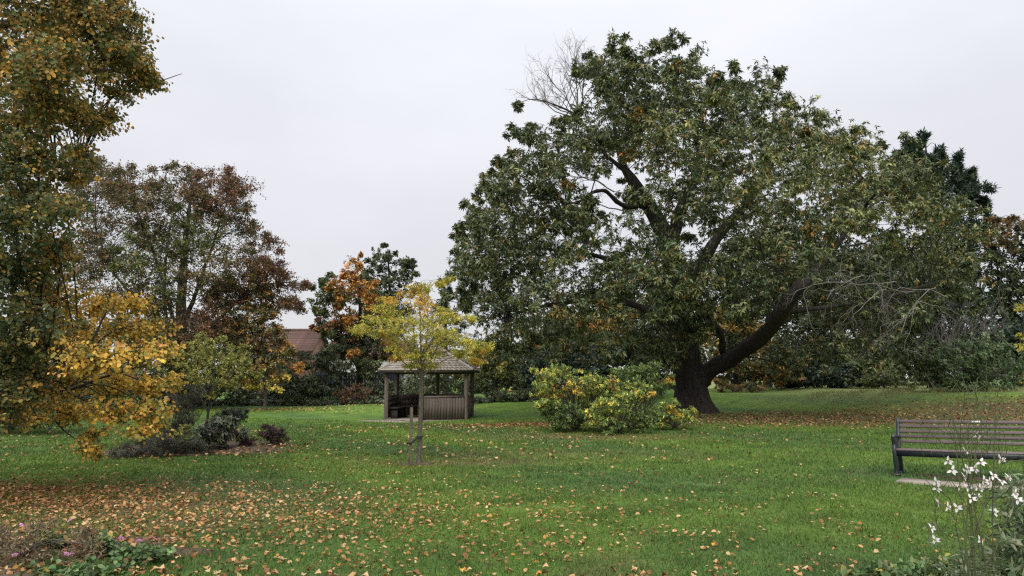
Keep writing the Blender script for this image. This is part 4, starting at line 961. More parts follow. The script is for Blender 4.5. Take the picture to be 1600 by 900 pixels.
# far wood closing the park, too deep to tell its trees apart
wc = []
for x in np.arange(-75, 78, 2.6):
    y = 62 + rng.normal() * 2
    hh = rng.uniform(2.0, 2.8)
    wc.append(dict(c=np.array([x, y, float(g(x, y)) + hh * .45]), r=np.array([2.4, 1.8, hh * .62]), pal=rng.choice(['dark_green', 'dark_green', 'mid_green', 'conifer', 'olive_mix']), cover=2.2))
for x in np.arange(4, 60, 4.0):
    y = 66 + rng.normal() * 2
    wc.append(dict(c=np.array([x, y, 4.2]), r=np.array([3.2, 2.4, 2.8]), pal=rng.choice(['dark_green', 'mid_green', 'conifer']), cover=2.2))
for x in np.arange(-60, -22, 4.0):
    y = 60 + rng.normal() * 2
    wc.append(dict(c=np.array([x, y, 3.6]), r=np.array([3.2, 2.4, 2.8]), pal=rng.choice(['dark_green', 'mid_green', 'olive_mix']), cover=2.2))
(V, Fq, Cl), _, _ = foliage(wc, dict(L=.5, W=.34, k=5, ns=6, spread=.2, twig=.2, gclear=.4))
o = put('far_wood', new_mesh('far_wood', V, Fq, Cl, [M['leaf']]))
tag(o, 'band of dark woodland closing off the park in the distance', 'woodland', None, 'stuff')

# ------------------------------------------------------------------ houses beyond the trees
def house(name, label, px0, px1, py_ridge, py_eave, Y, wall_mat, roof_mat, half=3.2):
    a_, b2 = at(px0, py_eave, Y), at(px1, py_eave, Y)
    zr = at(px0, py_ridge, Y + half)[2]
    ze = a_[2]
    x0, x1 = a_[0], b2[0]
    cx = (x0 + x1) / 2
    zg = float(g(cx, Y)) - .1
    root = thing(name, label, 'house', (cx, Y + half, zg))
    w = x1 - x0
    mb = MB()
    prof = np.array([(0, -half + .35, 0), (0, -half + .35, ze - zg), (0, 0, zr - zg - .12), (0, half - .35, ze - zg), (0, half - .35, 0)])
    mb.prism(prof + np.array([-w / 2 + .3, 0, 0]), (w - .6, 0, 0))
    mb.build('wall', M[wall_mat], root)
    roof = None
    mb = MB()
    sl = math.hypot(half, zr - ze)
    for s_ in (-1, 1):
        o4 = np.array([(-w / 2, s_ * half, ze - zg - .02), (w / 2, s_ * half, ze - zg - .02), (w / 2, 0, zr - zg - .02), (-w / 2, 0, zr - zg - .02)])
        mb.prism(o4 if s_ < 0 else o4[::-1], (0, 0, -.08))
    roof = mb.build('roof', M[roof_mat], root)
    nrow = 12
    ang = math.atan2(zr - ze, half)
    row = MB().box((0, 0, 0), (w + .06, sl / nrow * 1.15, .05)).mesh('tile_course', M[roof_mat])
    for i in range(nrow):
        f = (i + .5) / nrow
        put('tile_course', row, roof, (0, -half * (1 - f), ze - zg + (zr - ze) * f + .03), (ang - .06, 0, 0))
    mb = MB(); nt_ = max(4, int(w / .45))
    for i in range(nt_):
        mb.tubes(np.array([(-w / 2 + i * w / nt_, 0, zr - zg + .05), (-w / 2 + (i + 1) * w / nt_ - .02, 0, zr - zg + .05)]), np.array([.13, .12]), 8)
    mb.build('ridge_tile', M[roof_mat], roof)
    fr = MB().box((0, -half + .33, ze - zg - .9), (1.3, .06, 1.0)).build('window', M['window_frame'], root)
    MB().box((0, -half + .29, ze - zg - .9), (1.12, .04, .84)).build('pane', M['glass'], fr)
    return root

house('brick_house', 'house with a brown tiled roof seen between beech and maple', 395, 488, 517, 549, 55, 'brick_wall', 'roof_tile')
house('white_house', 'low pale walled house almost hidden behind the orange maple', 505, 640, 535, 556, 58, 'render_white', 'roof_tile', 2.5)
fb_ = gp(560, 43.5)
fence = thing('board_fence', 'dark navy board fence half hidden behind the shrubs left of the shelter', 'fence', fb_)
bd = MB().box((0, 0, .85), (.14, .022, 1.7)).mesh('board', M['navy_paint'])
for i in range(34):
    put('board', bd, fence, (-2.6 + i * .155, 0, rng.normal() * .006))
MB().box((0, .04, 1.3), (5.4, .05, .09)).build('rail', M['navy_paint'], fence)
MB().box((0, .04, .4), (5.4, .05, .09)).build('rail', M['navy_paint'], fence)

# ------------------------------------------------------------------ the hexagonal shelter
GC = gp(672, 31.0)
GZ = float(g(GC[0], GC[1] - .6)) + .02
R_P, R_E, EH, AH = 1.87, 2.22, 1.93, 3.10
gaz = thing('shelter', 'hexagonal open timber shelter with shingled roof and boarded lower walls', 'shelter', (GC[0], GC[1], GZ))
angs = [math.radians(-94 + 60 * i) for i in range(6)]      # vertex 0 stands nearest the camera
VX = [np.array([math.cos(a_), math.sin(a_), 0]) for a_ in angs]
for i in range(6):
    p = VX[i] * R_P
    MB().box((0, 0, EH / 2 - .02), (.13, .13, EH + .1)).build('post', M['wood_old'], gaz, tuple(p), (0, 0, angs[i]), bevel=.008)
    q = VX[(i + 1) % 6] * R_P
    mid = (p + q) / 2; d = unit(q - p); ang = math.atan2(d[1], d[0]); ln = np.linalg.norm(q - p)
    nrm = unit(mid)
    # head beam under the eaves
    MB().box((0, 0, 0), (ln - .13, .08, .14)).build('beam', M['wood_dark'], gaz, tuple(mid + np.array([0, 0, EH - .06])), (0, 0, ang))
    if i != 5:            # side 5 (vertex 5 to vertex 0) is the way in
        nb = 14
        wl = ln - .15
        pan = MB().box((0, 0, 0), (wl, .05, .07)).build('wall_panel', M['wood_old'], gaz, tuple(mid + np.array([0, 0, .91])), (0, 0, ang))
        bw = wl / nb
        bm_ = MB().box((0, 0, 0), (bw - .008, .022, .84)).mesh('board', M['wood_board'])
        for k in range(nb):
            put('board', bm_, pan, (-wl / 2 + (k + .5) * bw, rng.normal() * .003, -.46 + rng.normal() * .006), (0, 0, 0))
        MB().box((0, -.035 if nrm @ np.array([-math.sin(ang), math.cos(ang), 0]) > 0 else .035, -.35), (wl, .04, .08)).build('rail', M['wood_dark'], pan)
        if i in (1, 2, 3, 4):
            inn = mid - nrm * .26
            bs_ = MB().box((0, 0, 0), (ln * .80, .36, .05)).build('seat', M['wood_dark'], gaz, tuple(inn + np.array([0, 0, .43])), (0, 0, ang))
            for k, xx in enumerate((-.6, .6)):
                MB().box((xx, 0, -.23), (.08, .28, .40)).build('seat_leg', M['wood_dark'], bs_)
            for k in range(2):
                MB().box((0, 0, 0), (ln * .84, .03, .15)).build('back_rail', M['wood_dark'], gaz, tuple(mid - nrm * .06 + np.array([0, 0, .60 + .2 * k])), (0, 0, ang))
    # roof facet: courses of shingles
    a0, a1 = VX[i] * R_E, VX[(i + 1) % 6] * R_E
    apex = np.array([0, 0, AH])
    e0 = a0 + np.array([0, 0, EH]); e1 = a1 + np.array([0, 0, EH])
    up_n = unit(np.cross(e1 - e0, apex - e0))
    if up_n[2] < 0: up_n = -up_n
    mb = MB(); mb.prism(np.array([e0, e1, apex * .97 + (e0 + e1) / 2 * .03]), -up_n * .03)
    facet = mb.build('roof', M['wood_dark'], gaz)
    nc = 12
    for k in range(nc):
        f0, f1 = k / nc, min(1, (k + 1.12) / nc)
        p0, p1 = e0 + (apex - e0) * f0, e1 + (apex - e1) * f0
        p2, p3 = e1 + (apex - e1) * min(f1, .995), e0 + (apex - e0) * min(f1, .995)
        lift = up_n * .03; lo = up_n * .008
        mb = MB()
        nsg = max(2, int(np.linalg.norm(p1 - p0) / .16))
        cuts = np.sort(np.clip(np.linspace(0, 1, nsg + 1) + np.r_[0, rng.normal(size=nsg - 1) * .18 / nsg, 0], 0, 1))
        for s_ in range(nsg):
            u0, u1 = cuts[s_], cuts[s_ + 1] - .004 / max(.2, np.linalg.norm(p1 - p0))
            jl = up_n * rng.uniform(-.003, .003); jd = (p3 - p0) * (rng.uniform(-.03, .02) if k else 0)
            q = np.array([p0 + (p1 - p0) * u0 + lift + jl + jd, p0 + (p1 - p0) * u1 + lift + jl + jd, p3 + (p2 - p3) * u1 + lo, p3 + (p2 - p3) * u0 + lo])
            mb.prism(q, -up_n * .018)
        so = mb.build('shingle_course', M['shingle'], facet)
    # hip cap along the edge to the apex, and the fascia board
    dvec = apex - e0
    mb = MB()
    hp = np.array([e0 + up_n * .0 + np.array([0, 0, .035]), apex + np.array([0, 0, .03])])
    mb.tubes(hp, np.array([.05, .045]), 6)
    mb.build('hip_cap', M['shingle'], gaz)
    mb = MB(); fm = (e0 + e1) / 2; fd = unit(e1 - e0); fa = math.atan2(fd[1], fd[0])
    mb.box((0, 0, 0), (np.linalg.norm(e1 - e0) - .03, .03, .10)); mb.build('fascia', M['wood_dark'], gaz, tuple(fm * np.array([.985, .985, 1]) + np.array([0, 0, -.035])), (0, 0, fa))
fin = MB(); fin.tubes(np.array([(0, 0, AH - .05), (0, 0, AH + .1), (0, 0, AH + .14), (0, 0, AH + .22)]), np.array([.1, .09, .05, .01]), 10); fin.build('finial', M['shingle'], gaz, smooth=True)

# paving under the shelter and out through its entrance
hexo = np.array([v * 1.95 for v in VX]); ap = unit(VX[5] + VX[0])
apron = np.array([VX[5] * 1.95, VX[5] * 1.95 + ap * 1.05 + np.array([-.25, 0, 0]), VX[0] * 1.95 + ap * .75, VX[0] * 1.95])
mb = MB(); mb.prism(hexo + np.array([0, 0, -.12]), (0, 0, .125)); pv = mb.build('pavement', M['paving'], None, (GC[0], GC[1], GZ)); tag(pv, 'paved hexagonal floor of the shelter', None, None, 'structure')
mb = MB(); mb.prism(apron + np.array([0, 0, -.12]), (0, 0, .112)); pv = mb.build('pavement', M['paving'], None, (GC[0], GC[1], GZ)); tag(pv, 'pale paving slab in front of the shelter entrance', None, None, 'structure')

# ------------------------------------------------------------------ the bench
b0 = gp(1402, 12.25, 742)
YAW = -math.radians(37)
BL = 2.55
bench = thing('park_bench', 'park bench with purplish brown slats and black cast iron ends', 'bench', (b0[0], b0[1], b0[2]), None, YAW)
bench.rotation_euler = (0, -math.radians(1.3), YAW)
# local axes: x along the bench, -y towards the sitter's front, origin at the foot of the left end

def end_frame(x):
    root = bpy.data.objects.new('end_frame', None)
    ef = MB()
    t_ = .055
    def bar(pts, w0, w1, n=14):
        s_ = spline(pts, n)
        nrm = np.gradient(s_, axis=0); nrm = unit(nrm); pr = np.stack([-nrm[:, 1], nrm[:, 0]], 1)
        ww = np.linspace(w0, w1, n)[:, None] / 2
        ol = np.concatenate([s_ + pr * ww, (s_ - pr * ww)[::-1]])
        A_ = s_ + pr * ww; B_ = s_ - pr * ww
        V = np.stack([np.stack([np.full(n, x_), q[:, 0], q[:, 1]], 1) for q, x_ in ((A_, -t_ / 2), (B_, -t_ / 2), (B_, t_ / 2), (A_, t_ / 2))], 1).reshape(-1, 3)
        Fs = [(4 * i + k, 4 * i + (k + 1) % 4, 4 * i + 4 + (k + 1) % 4, 4 * i + 4 + k) for i in range(n - 1) for k in range(4)]
        ef.add(V, Fs + [(3, 2, 1, 0), (4 * n - 4, 4 * n - 3, 4 * n - 2, 4 * n - 1)])
    bar([(-.02, 0), (-.015, .12), (-.045, .28), (-.05, .42), (-.02, .50), (-.055, .58), (-.06, .62)], .085, .075)      # front leg, swelling up to the arm
    bar([(-.10, .615), (-.02, .635), (.15, .62), (.34, .60), (.42, .585)], .045, .04)                                    # arm rest
    bar([(.40, 0), (.37, .16), (.34, .34), (.35, .45), (.39, .60), (.44, .76), (.465, .89)], .08, .07)                    # rear leg and back post
    bar([(-.04, .38), (.12, .37), (.34, .36)], .07, .07)                                                                  # seat bearer
    ef.box((0, -.02, .02), (.09, .13, .04)); ef.box((0, .40, .02), (.09, .12, .04))
    return ef.build('end_frame', M['cast_iron'], bench, (x, 0, 0))

ef = end_frame(.0)
e2 = ef.copy(); COL.objects.link(e2); e2.parent = bench; e2.location = (BL, 0, 0)
sl_m = MB().box((BL / 2, 0, 0), (BL - .05, .050, .040)).mesh('slat', M['slat'])
def slat(y, z, tilt, nm='slat'):
    o_ = put(nm, sl_m, bench, (0, y, z + rng.normal() * .001), (tilt, 0, 0))
    bv = o_.modifiers.new('bevel', 'BEVEL'); bv.width = .006; bv.segments = 2
    return o_
for k in range(6):
    slat(-.025 + k * .066, .425 - .012 * k + (.0 if k else -.012), -.03 - (.5 if k == 0 else 0))
top = None
for k in range(5):
    f = k / 4
    top = slat(.355 + f * .08, .53 + f * .316, PI / 2 - .22)
for zz_ in (.39,):
    MB().box((BL / 2, -.03, zz_ - .02), (BL - .06, .03, .11)).build('apron', M['cast_iron'], bench)
MB().box((BL / 2, .30, .35), (BL - .06, .03, .06)).build('apron', M['cast_iron'], bench)
pl = MB().box((0, 0, 0), (.125, .028, .004)).build('plaque', M['plaque'], bench, (1.115, .4115, .852), (PI / 2 - .22, 0, 0))
sl0 = at(1398, 757, 11.2)
pm = MB()
d1 = np.array([math.cos(YAW), math.sin(YAW), 0]); d2 = np.array([math.sin(YAW), -math.cos(YAW), 0])
o0 = np.array([b0[0] - .02, b0[1], 0]) + d2 * .34 + d1 * .14
cs = np.linspace(0, 3.2, 9)
ol = [o0 + d1 * c_ for c_ in cs] + [o0 + d1 * c_ + d2 * .5 for c_ in cs[::-1]]
ol = np.array(ol); ol[:, 2] = g(ol[:, 0], ol[:, 1])
n_ = len(ol); V = np.concatenate([ol + np.array([0, 0, -.08]), ol + np.array([0, 0, .022])])
Fs = [(i, (i + 1) % n_, n_ + (i + 1) % n_, n_ + i) for i in range(n_)] + [(n_ + i, n_ + i + 1, n_ + n_ - 2 - i, n_ + n_ - 1 - i) for i in range(len(cs) - 1)]
pm.add(V, Fs)
pv = pm.build('pavement', M['paving'], None); tag(pv, 'narrow concrete strip in front of the bench', None, None, 'structure')
pb_ = np.array([b0[0] + 1.2, b0[1] + .08])
patch('worn_soil', 'worn bare soil under the bench', pb_[0] + .15, pb_[1] - .7, 1.15, .22, YAW, M['soil'], .01, 7)

# ------------------------------------------------------------------ grass
def sample_view(n, y0, y1, pw, xpad=1.06):
    """random lawn points whose density falls with distance as y^-pw"""
    u = rng.random(n)
    e_ = 2 - pw
    y = (y0 ** e_ + u * (y1 ** e_ - y0 ** e_)) ** (1 / e_) if abs(e_) > 1e-3 else y0 * (y1 / y0) ** u
    x = rng.uniform(-1, 1, n) * (.69 * xpad * y + .8)
    return x, y

nB = 290000
x, y = sample_view(nB, 5.0, 30, 1.9)
keep = rng.random(nB) > .75 * litter_mat_amount(x, y)
# no blades on beds, paving or under the shelter
keep &= ~(((x - bed_c[0]) / 2.0) ** 2 + ((y - bed_c[1]) / 1.6) ** 2 < .8)
keep &= ~(((x - fb[0] + .3) / 1.6) ** 2 + ((y - fb[1] + .1) / .8) ** 2 < .8)
lx_ = (x - b0[0]) * d1[0] + (y - b0[1]) * d1[1]; ly_ = (x - b0[0]) * d2[0] + (y - b0[1]) * d2[1]
keep &= ~((lx_ > -.05) & (ly_ > .32) & (ly_ < .86))
keep &= ~((x - GC[0]) ** 2 + (y - GC[1]) ** 2 < 2.0 ** 2)
x, y = x[keep], y[keep]; n = len(x)
h = rng.uniform(.025, .06, n) * np.clip(.8 + y * .02, .8, 1.3) * (1 + .3 * field(np.stack([x, y], -1), 1.2, 21))
w = .0035 * (y / 6) ** .9 * rng.uniform(.7, 1.4, n)
P0 = np.stack([x, y, g(x, y) - .004], -1)
az = rng.uniform(0, 6.28, n); side = np.stack([np.cos(az), np.sin(az), 0 * az], -1)
lean_ = np.stack([rng.normal(size=n) * .5, rng.normal(size=n) * .5, np.ones(n)], -1)
tip = P0 + lean_ * h[:, None]
V = np.stack([P0 - side * w[:, None], P0 + side * w[:, None], tip], 1).reshape(-1, 3)
cg = turf(x, y) * rng.uniform(.65, 1.6, (n, 1)) * (1 + rng.normal(size=(n, 3)) * .06)
dry = rng.random(n) < .04
cg[dry] = np.array([.2, .17, .07])
o = put('grass', new_mesh('grass', V, np.arange(n * 3).reshape(-1, 3), np.repeat(np.clip(cg, 0, 1), 3, 0), [M['grass_blade']]))
tag(o, 'short green grass blades of the lawn', 'grass', None, 'stuff')

# rough pale grass along the far right edge
n = 9000
x = rng.uniform(14, 27, n); y = rng.uniform(32, 38, n)
kp = (field(np.stack([x, y], -1), 2.2, 41) > -.25 + .12 * np.abs(y - 36)) & (y > 32.5 + .25 * np.maximum(0, 20 - x))
x, y = x[kp], y[kp]; n = len(x)
h = rng.uniform(.06, .24, n); P0 = np.stack([x, y, g(x, y) - .01], -1)
az = rng.uniform(0, 6.28, n); side = np.stack([np.cos(az), np.sin(az), 0 * az], -1) * .012
tip = P0 + np.stack([rng.normal(size=n) * .35, rng.normal(size=n) * .35, np.ones(n)], -1) * h[:, None]
V = np.stack([P0 - side, P0 + side, tip], 1).reshape(-1, 3)
cg = np.array([(.30, .28, .13), (.22, .24, .08), (.40, .36, .21), (.16, .20, .06)])[rng.integers(0, 4, n)] * rng.uniform(.8, 1.2, (n, 1))
o = put('long_grass', new_mesh('long_grass', V, np.arange(n * 3).reshape(-1, 3), np.repeat(cg, 3, 0), [M['grass_blade']]))
tag(o, 'rough pale uncut grass before the round bush', 'grass', None, 'stuff')

# ------------------------------------------------------------------ fallen leaves
LC = np.array([(.40, .225, .10), (.50, .31, .15), (.36, .16, .055), (.46, .24, .05), (.22, .11, .05), (.52, .36, .19), (.30, .145, .065)])


def litter_arrays(x, y, size, cols, lift=.02):
    n = len(x)
    az = rng.uniform(0, 6.28, n)
    D = np.stack([np.cos(az), np.sin(az), rng.normal(size=n) * .42], -1)
    Nn = np.stack([rng.normal(size=n) * .6, rng.normal(size=n) * .6, np.ones(n)], -1)
    P = np.stack([x, y, g(x, y) + lift * rng.uniform(-.2, 1.6, n)], -1)
    L_ = size * rng.uniform(.6, 1.25, n)
    V, Fq, Cl = leaves(P, D, Nn, L_, L_ * rng.uniform(.55, .95, n), cols, 'round')
    bed = (((V[:, 0] - fb[0] + .3) / 1.9) ** 2 + ((V[:, 1] - fb[1] + .1) / 1.15) ** 2 < 1) | (((V[:, 0] - bed_c[0]) / 2.3) ** 2 + ((V[:, 1] - bed_c[1]) / 2.0) ** 2 < 1)
    V[:, 2] = np.maximum(V[:, 2] + .035 * bed, g(V[:, 0], V[:, 1]) + .004)
    return V, Fq, Cl


xs, ys, cs_ = [], [], []


def scatter(n, fx, fy, wts, dark=1.0):
    xs.append(fx); ys.append(fy)
    c_ = LC[rng.choice(len(LC), len(fx), p=np.array(wts) / sum(wts))] * rng.uniform(.75, 1.15, (len(fx), 1)) * dark
    cs_.append(c_)


near_w = [3, 2.6, 1.2, .5, 2.2, 1.8, 2.2]
# dense mat under the lime; far-left leaves browner, also darkened for the crown's shade
n = 2600; fx = rng.normal(-4.6, 1.7, n); fy = rng.normal(9.0, 1.0, n); scatter(n, fx, fy, near_w)
n = 3000; fx = rng.normal(-7.6, 1.4, n); fy = rng.normal(10.0, .7, n); scatter(n, fx, fy, [1.2, .6, 1.4, .3, 4, .3, 4], .7)
n = 6500; fx = rng.normal(-7.4, 1.7, n); fy = rng.normal(9.8, .8, n); scatter(n, fx, fy, [1.5, .8, 1.4, .4, 4, .4, 4], .75)
n = 3200; fx = rng.normal(-2.4, 2.1, n); fy = rng.normal(8.3, 1.2, n); scatter(n, fx, fy, near_w)
# open scatter thinning to the right and away
n = 19000; fx, fy = sample_view(n, 5.3, 26, 1.6)
pr = np.clip(1.0 - (fx - 1.2) * .17 - (fy - 9) * .035, .12, 1) * np.clip(.34 + .95 * field(np.stack([fx, fy], -1), 1.1, 61), .06, 1)
kp = rng.random(n) < pr * .8; scatter(0, fx[kp], fy[kp], near_w)
# little drifts
n = 1900; fx = rng.normal(fb[0] - .3, .9, n); fy = rng.normal(fb[1] - .1, .5, n); scatter(n, fx, fy, [2, 1, 2, .5, 4, .6, 4], .8)
n = 500; fx = rng.normal(bed_c[0] + .6, .9, n); fy = rng.normal(bed_c[1] - .4, .6, n); scatter(n, fx, fy, [2, 2, 1, .5, 3, 1, 3], .8)
for _ in range(130):
    cx_, cy_ = sample_view(1, 5.6, 14, 1.2)
    if rng.random() > np.clip(.8 - (cx_[0] + 2) * .09, .15, 1): continue
    k = rng.integers(4, 14); scatter(k, rng.normal(cx_[0], .16, k), rng.normal(cy_[0], .1, k), near_w)
# around the chestnut
n = 20000; fx = rng.uniform(2.5, 24, n); fy = rng.uniform(22, 35, n); kp = rng.random(n) < litter_mat_amount(fx, fy); scatter(0, fx[kp], fy[kp], [3, 3, .8, .2, 4, 1.6, 2], .72)
n = 1500; fx = rng.normal(.2, 1.7, n); fy = rng.normal(25.6, 1.0, n); scatter(n, fx, fy, [3, 2, 2, .6, 4, 1.2, 3], .8)
n = 700; fx = rng.normal(2, 4, n); fy = rng.normal(21, 3, n); scatter(n, fx, fy, [2, 3, 1, 1, 2, 3, 1], .9)
# pale yellow ring under the thin maple, far left
n = 900; q_ = gp(440, 34.2); xs.append(rng.normal(q_[0], 1.8, n)); ys.append(rng.normal(34.2, .55, n)); cs_.append(np.array([.42, .34, .11]) * rng.uniform(.6, 1.1, (n, 1)))
n = 260; xs.append(rng.normal(gp(560, 35)[0], 2.0, n)); ys.append(rng.normal(36.3, .6, n)); cs_.append(np.array([.36, .28, .09]) * rng.uniform(.6, 1.1, (n, 1)))
x = np.concatenate(xs); y = np.concatenate(ys); cl_ = np.concatenate(cs_)
ok = (y > 5.2) & ~((x - GC[0]) ** 2 + (y - GC[1]) ** 2 < 1.9 ** 2) & ~((lx := (x - b0[0]) * d1[0] + (y - b0[1]) * d1[1]) * 0 > 1)
x, y, cl_ = x[ok], y[ok], cl_[ok]
# the 260 leaves that show largest are single objects, the rest one drift
vis = (np.abs(x) < .69 * y - .15) & (y > 5.75) & ~(((x - fb[0] + .3) / 1.5) ** 2 + ((y - fb[1] + .1) / .8) ** 2 < 1)
order = np.argsort(np.where(vis, y, 1e9))[:260]
rest = np.ones(len(x), bool); rest[order] = False
size = np.where(y < 14, .046, np.where(y < 22, .075, .085))
V, Fq, Cl = litter_arrays(x[rest], y[rest], size[rest], cl_[rest])
o = put('leaf_litter', new_mesh('leaf_litter', V, Fq, Cl, [M['litter']]))
tag(o, 'countless fallen leaves lying over the lawn', 'leaf litter', None, 'stuff')
tones = [('pale tan', (.50, .34, .18)), ('light brown', (.40, .24, .11)), ('orange', (.44, .21, .05)), ('dark brown', (.20, .10, .05)), ('yellow', (.52, .34, .07))]
lv = []
for nm, c_ in tones:
    for k in range(3):
        zz0 = np.zeros(1)
        n1_ = np.array([[rng.normal() * .3, rng.normal() * .3, 1.]])
        V, Fq, Cl = leaves(np.array([[-.04, 0, .012]]), np.array([[1., 0, rng.normal() * .22]]), n1_, np.array([.06]), np.array([.045]), np.array([c_]), 'round')
        V[1] += [0, 0, rng.uniform(0, .025)]; V[4] += [0, 0, rng.uniform(0, .02)]
        lv.append((nm, new_mesh('fallen_leaf', V, Fq, Cl, [M['litter']])))
tone_i = np.argmin(((cl_[order][:, None] - np.array([c_ for _, c_ in tones])[None]) ** 2).sum(-1), 1)
for i, j in enumerate(order):
    nm, me = lv[tone_i[i] * 3 + rng.integers(0, 3)]
    s_ = rng.uniform(.65, 1.2)
    o = put('fallen_leaf', me, None, (x[j], y[j], float(g(x[j], y[j])) + .012), (rng.normal() * .12, rng.normal() * .12, rng.uniform(0, 6.28)))
    o.scale = (s_, s_, s_)
    tag(o, nm + ' fallen leaf lying singly on the nearest strip of lawn', 'leaf', nm + ' fallen leaves on the nearest lawn')

# ------------------------------------------------------------------ pink geraniums, lower left
def flower_mesh(name, npet, R_, colp, colc, wid, cup=.25, gap=0):
    P, D, Nn, c_ = [], [], [], []
    for k in range(npet):
        a_ = 2 * PI * k / npet + (gap if k >= npet // 2 else 0)
        P.append((math.cos(a_) * R_ * .08, math.sin(a_) * R_ * .08, 0)); D.append((math.cos(a_), math.sin(a_), cup)); Nn.append((-cup * math.cos(a_), -cup * math.sin(a_), 1)); c_.append(np.array(colp) * rng.uniform(.9, 1.1))
    V, Fq, Cl = leaves(np.array(P), np.array(D), np.array(Nn, float), np.full(npet, R_), np.full(npet, R_ * wid), np.array(c_), 'round')
    # centre: a small cluster of stamens
    n0 = len(V); ns_ = 6
    sd_ = unit(rng.normal(size=(ns_, 3)) * .5 + np.array([0, 0, 1]))
    tv, tf = tube_arrays(np.stack([np.zeros((ns_, 3)), sd_ * R_ * .5], 1), np.full((ns_, 2), R_ * .045), 3)
    V = np.concatenate([V, tv]); Cl = np.concatenate([Cl, np.tile(np.array(colc), (len(tv), 1))])
    return new_mesh(name, V, [Fq, tf + n0], Cl, [M['petal']])


pink = [flower_mesh('flower', 5, .025, (.86, .42, .70), (.6, .25, .4), 1.0, .15) for _ in range(3)]
glf = dict(L=.044, W=.043, k=5, ns=5, cover=2.3, spread=.2, flat=.5, twig=.07, along=1.0, tw_w=.002, droop=.1, up=.7, shape='round', gclear=.06)


def geranium(label, px, Y, cl, fl, pal='geranium'):
    r_ = tree('pink_geranium', label, 'plant', px, Y, cl, glf, pal, bark='stem_green', crown='foliage', sub_r=.003, depth=.35, layers=(-.4, .4), wisps=0, group='pink geraniums in the flower bed')
    bs_ = np.array(r_.location)
    for fx_, fy_ in fl:
        p = at(fx_, fy_, Y - .1)
        gz_ = float(g(p[0], p[1]))
        p[2] = max(p[2], gz_ + .17)
        me = pink[rng.integers(0, 3)]
        put('flower', me, r_, tuple(p - bs_), (.7 + rng.normal() * .25, rng.normal() * .25, rng.uniform(0, 6)))
        q = np.stack([p + np.array([.03, .05, -(p[2] - gz_) * .9]), p + np.array([.015, .02, -.05]), p])
        MB().tubes(q, np.array([.003, .0025, .002]), 4).build('stem', M['stem_green'], r_, tuple(-bs_))
    return r_


geranium('leafy geranium at the right end of the flower bed with pink blooms', 215, 6.5, [(175, 860, 24, 9), (215, 862, 26, 10), (250, 868, 18, 8), (190, 878, 30, 10), (160, 850, 14, 7), (230, 880, 22, 8), (165, 845, 10, 5)], [(189, 841), (218, 849), (242, 842), (160, 871)])
geranium('geranium clump in the bottom left corner of the flower bed', 110, 6.05, [(100, 895, 26, 9), (140, 890, 22, 9), (170, 896, 20, 8), (60, 898, 20, 7)], [(110, 884), (102, 889), (21, 894)])
geranium('small dark leaved geranium at the back of the flower bed', 80, 6.9, [(75, 838, 16, 7), (95, 845, 14, 7), (68, 850, 14, 6)], [(34, 820), (109, 813), (38, 822)])
dl = dict(L=.05, W=.012, k=6, ns=6, cover=1.7, spread=.3, flat=.6, twig=.12, tw_w=.002, up=.5, droop=0, gclear=.05)
tree('withered_plant', 'brown withered stalks filling the left of the flower bed', 'plant', 50, 6.4, [(30, 850, 30, 12), (90, 862, 30, 10), (20, 880, 30, 10), (60, 872, 24, 10), (120, 868, 22, 8), (130, 830, 18, 6), (0, 830, 26, 9), (60, 822, 24, 8), (10, 860, 26, 9), (140, 850, 16, 6), (40, 893, 30, 8)], dl, 'straw', bark='bark_brown', crown='foliage', sub_r=.003, depth=.4, layers=(-.4, .4), wisps=0)

# ------------------------------------------------------------------ white gaura, lower right
GY = 3.0
gb = gp(1545, GY, 1200)
gau = thing('white_gaura', 'tall airy plant with small white flowers in front of the bench', 'plant', gb)
fl_px = [(635, 281), (586, 351), (510, 395), (527, 435), (741, 387), (655, 400), (597, 430), (592, 445), (580, 465), (706, 460), (775, 467), (457, 485), (462, 513), (553, 512), (598, 512), (645, 513), (668, 480), (690, 485), (745, 487), (803, 535), (815, 565), (633, 550), (612, 560), (462, 576), (507, 595), (549, 600), (712, 620), (437, 690), (452, 740), (647, 742), (625, 428)]
fl_px = [(1300 + a_ / 2.813, 580 + b2 / 2.813) for a_, b2 in fl_px]
wf = [flower_mesh('flower', 4, .0195, (.82, .78, .78), (.6, .35, .32), .55, .15, .9) for _ in range(5)]
tips = [(1527, 590), (1488, 640), (1540, 610), (1510, 660), (1555, 650), (1535, 690), (1500, 700), (1575, 700), (1470, 750), (1590, 760), (1515, 740), (1560, 730), (1485, 780), (1460, 800)]
stems = []
for tx, ty in tips:
    dy_ = rng.uniform(-.25, .3)
    tp = at(tx, ty, GY + dy_)
    a0 = gb + np.array([rng.normal() * .08, rng.normal() * .08, 0])
    mid = a0 * .45 + tp * .55 + np.array([(a0[0] - tp[0]) * .25, 0, .08])
    s_ = spline([a0, mid, tp], 16)
    MB().tubes(s_, np.linspace(.0042, .0014, 16), 5).build('stem', M['stem_green'], gau, tuple(-gb))
    stems.append(s_)
SA = np.concatenate(stems)
for fx_, fy_ in fl_px:
    p = at(fx_, fy_, GY + rng.uniform(-.15, .2))
    d_ = np.linalg.norm(SA - p, axis=1) + np.maximum(0, SA[:, 2] - p[2] + .03) * 3
    a_ = SA[int(np.argmin(d_))]
    me = wf[rng.integers(0, 5)]
    o = put('flower', me, gau, tuple(p - gb), (1.25 + rng.normal() * .3, rng.normal() * .5, rng.normal() * .5))
    MB().tubes(spline([a_, (a_ + p) / 2 + np.array([0, 0, -.02]), p], 6), np.linspace(.0013, .0009, 6), 4).build('flower_stalk', M['stem_green'], gau, tuple(-gb))
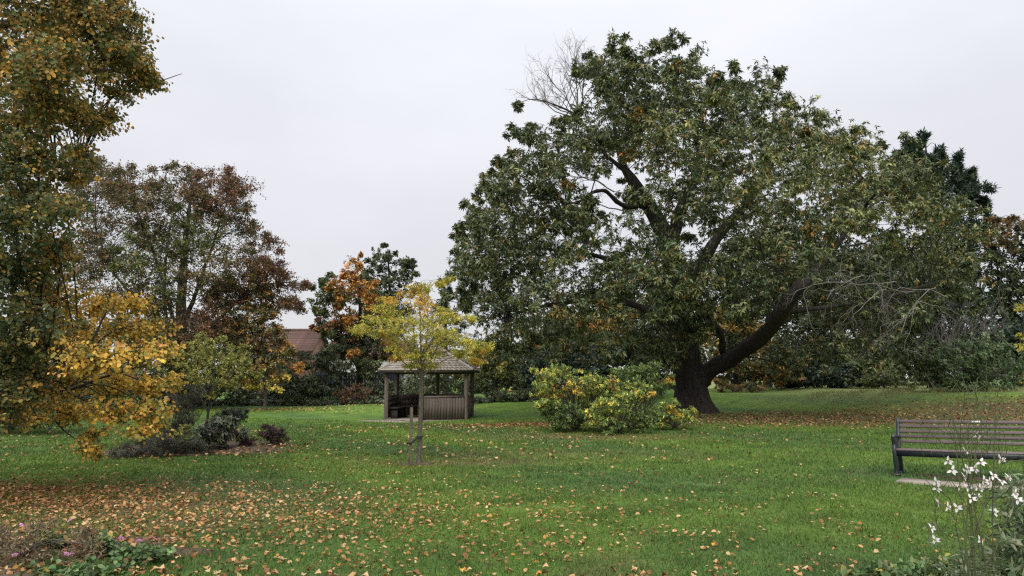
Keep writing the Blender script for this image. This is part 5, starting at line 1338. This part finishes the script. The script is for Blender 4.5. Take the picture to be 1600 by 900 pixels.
# wiry seed stalks and narrow leaves
mb = MB()
for s_ in stems:
    for _ in range(9):
        i = rng.integers(5, 16)
        d_ = unit(rng.normal(size=3) * .5 + np.array([0, 0, 1.0])); ln = rng.uniform(.05, .2)
        mb.tubes(np.array([s_[i], s_[i] + d_ * ln * .5 + rng.normal(size=3) * .006, s_[i] + d_ * ln]), np.array([.0016, .0013, .0009]), 3)
# feathery seed spray above
for _ in range(150):
    c_ = at(rng.normal(1512, 34), rng.uniform(610, 725), GY + rng.normal() * .1)
    d_ = unit(rng.normal(size=3) * .6 + np.array([0, 0, .8]))
    mb.tubes(np.array([c_, c_ + d_ * .03, c_ + d_ * .07]), np.array([.0013, .0011, .0008]), 3)
mb.build('side_shoot', M['stem_green'], gau, tuple(-gb))['kind'] = 'stuff'
nl = 1500
i = rng.integers(0, len(stems), nl); zf = rng.beta(1.3, 2.2, nl)
P = np.array([stems[a_][min(15, int(b2 * 13))] for a_, b2 in zip(i, zf)]) + rng.normal(size=(nl, 3)) * np.array([.09, .07, .02])
D = unit(rng.normal(size=(nl, 3)) * np.array([1, 1, .4]) + np.array([0, 0, .35]))
V, Fq, Cl = leaves(P, D, rng.normal(size=(nl, 3)) * .4 + np.array([0, 0, 1]), rng.uniform(.03, .07, nl) * (1 - .5 * zf), rng.uniform(.005, .011, nl), np.array([(.11, .15, .07), (.15, .19, .10), (.075, .11, .045)])[rng.integers(0, 3, nl)], 'diamond')
put('foliage', new_mesh('foliage', V - gb, Fq, Cl, [M['leaf']]), gau)

tree('low_leafy_plant', 'low leafy plant with purplish dead heads at the bottom edge beside the gaura', 'plant', 1400, 5.6,
     [(1380, 892, 30, 8), (1430, 888, 26, 9), (1460, 880, 26, 11), (1330, 899, 24, 5), (1490, 885, 20, 12)], dict(glf, L=.05, W=.035, cover=2.0), 'geranium', bark='stem_green', crown='foliage', sub_r=.003, depth=.3, layers=(-.4, .4), wisps=0)
tree('broad_leaved_plant', 'taller plant with long grey green leaves at the lower right corner', 'plant', 1620, 3.3,
     [(1610, 780, 30, 40), (1600, 840, 40, 40), (1560, 880, 40, 30), (1620, 900, 40, 40), (1520, 900, 30, 26, None, None, 1.0)], dict(L=.075, W=.017, k=6, ns=5, cover=.28, spread=.25, twig=.1, tw_w=.002, up=.6, droop=.3, gclear=.1), 'gaura_leaf', bark='stem_green', crown='foliage', sub_r=.003, depth=.25, layers=(-.3, .3), wisps=0)
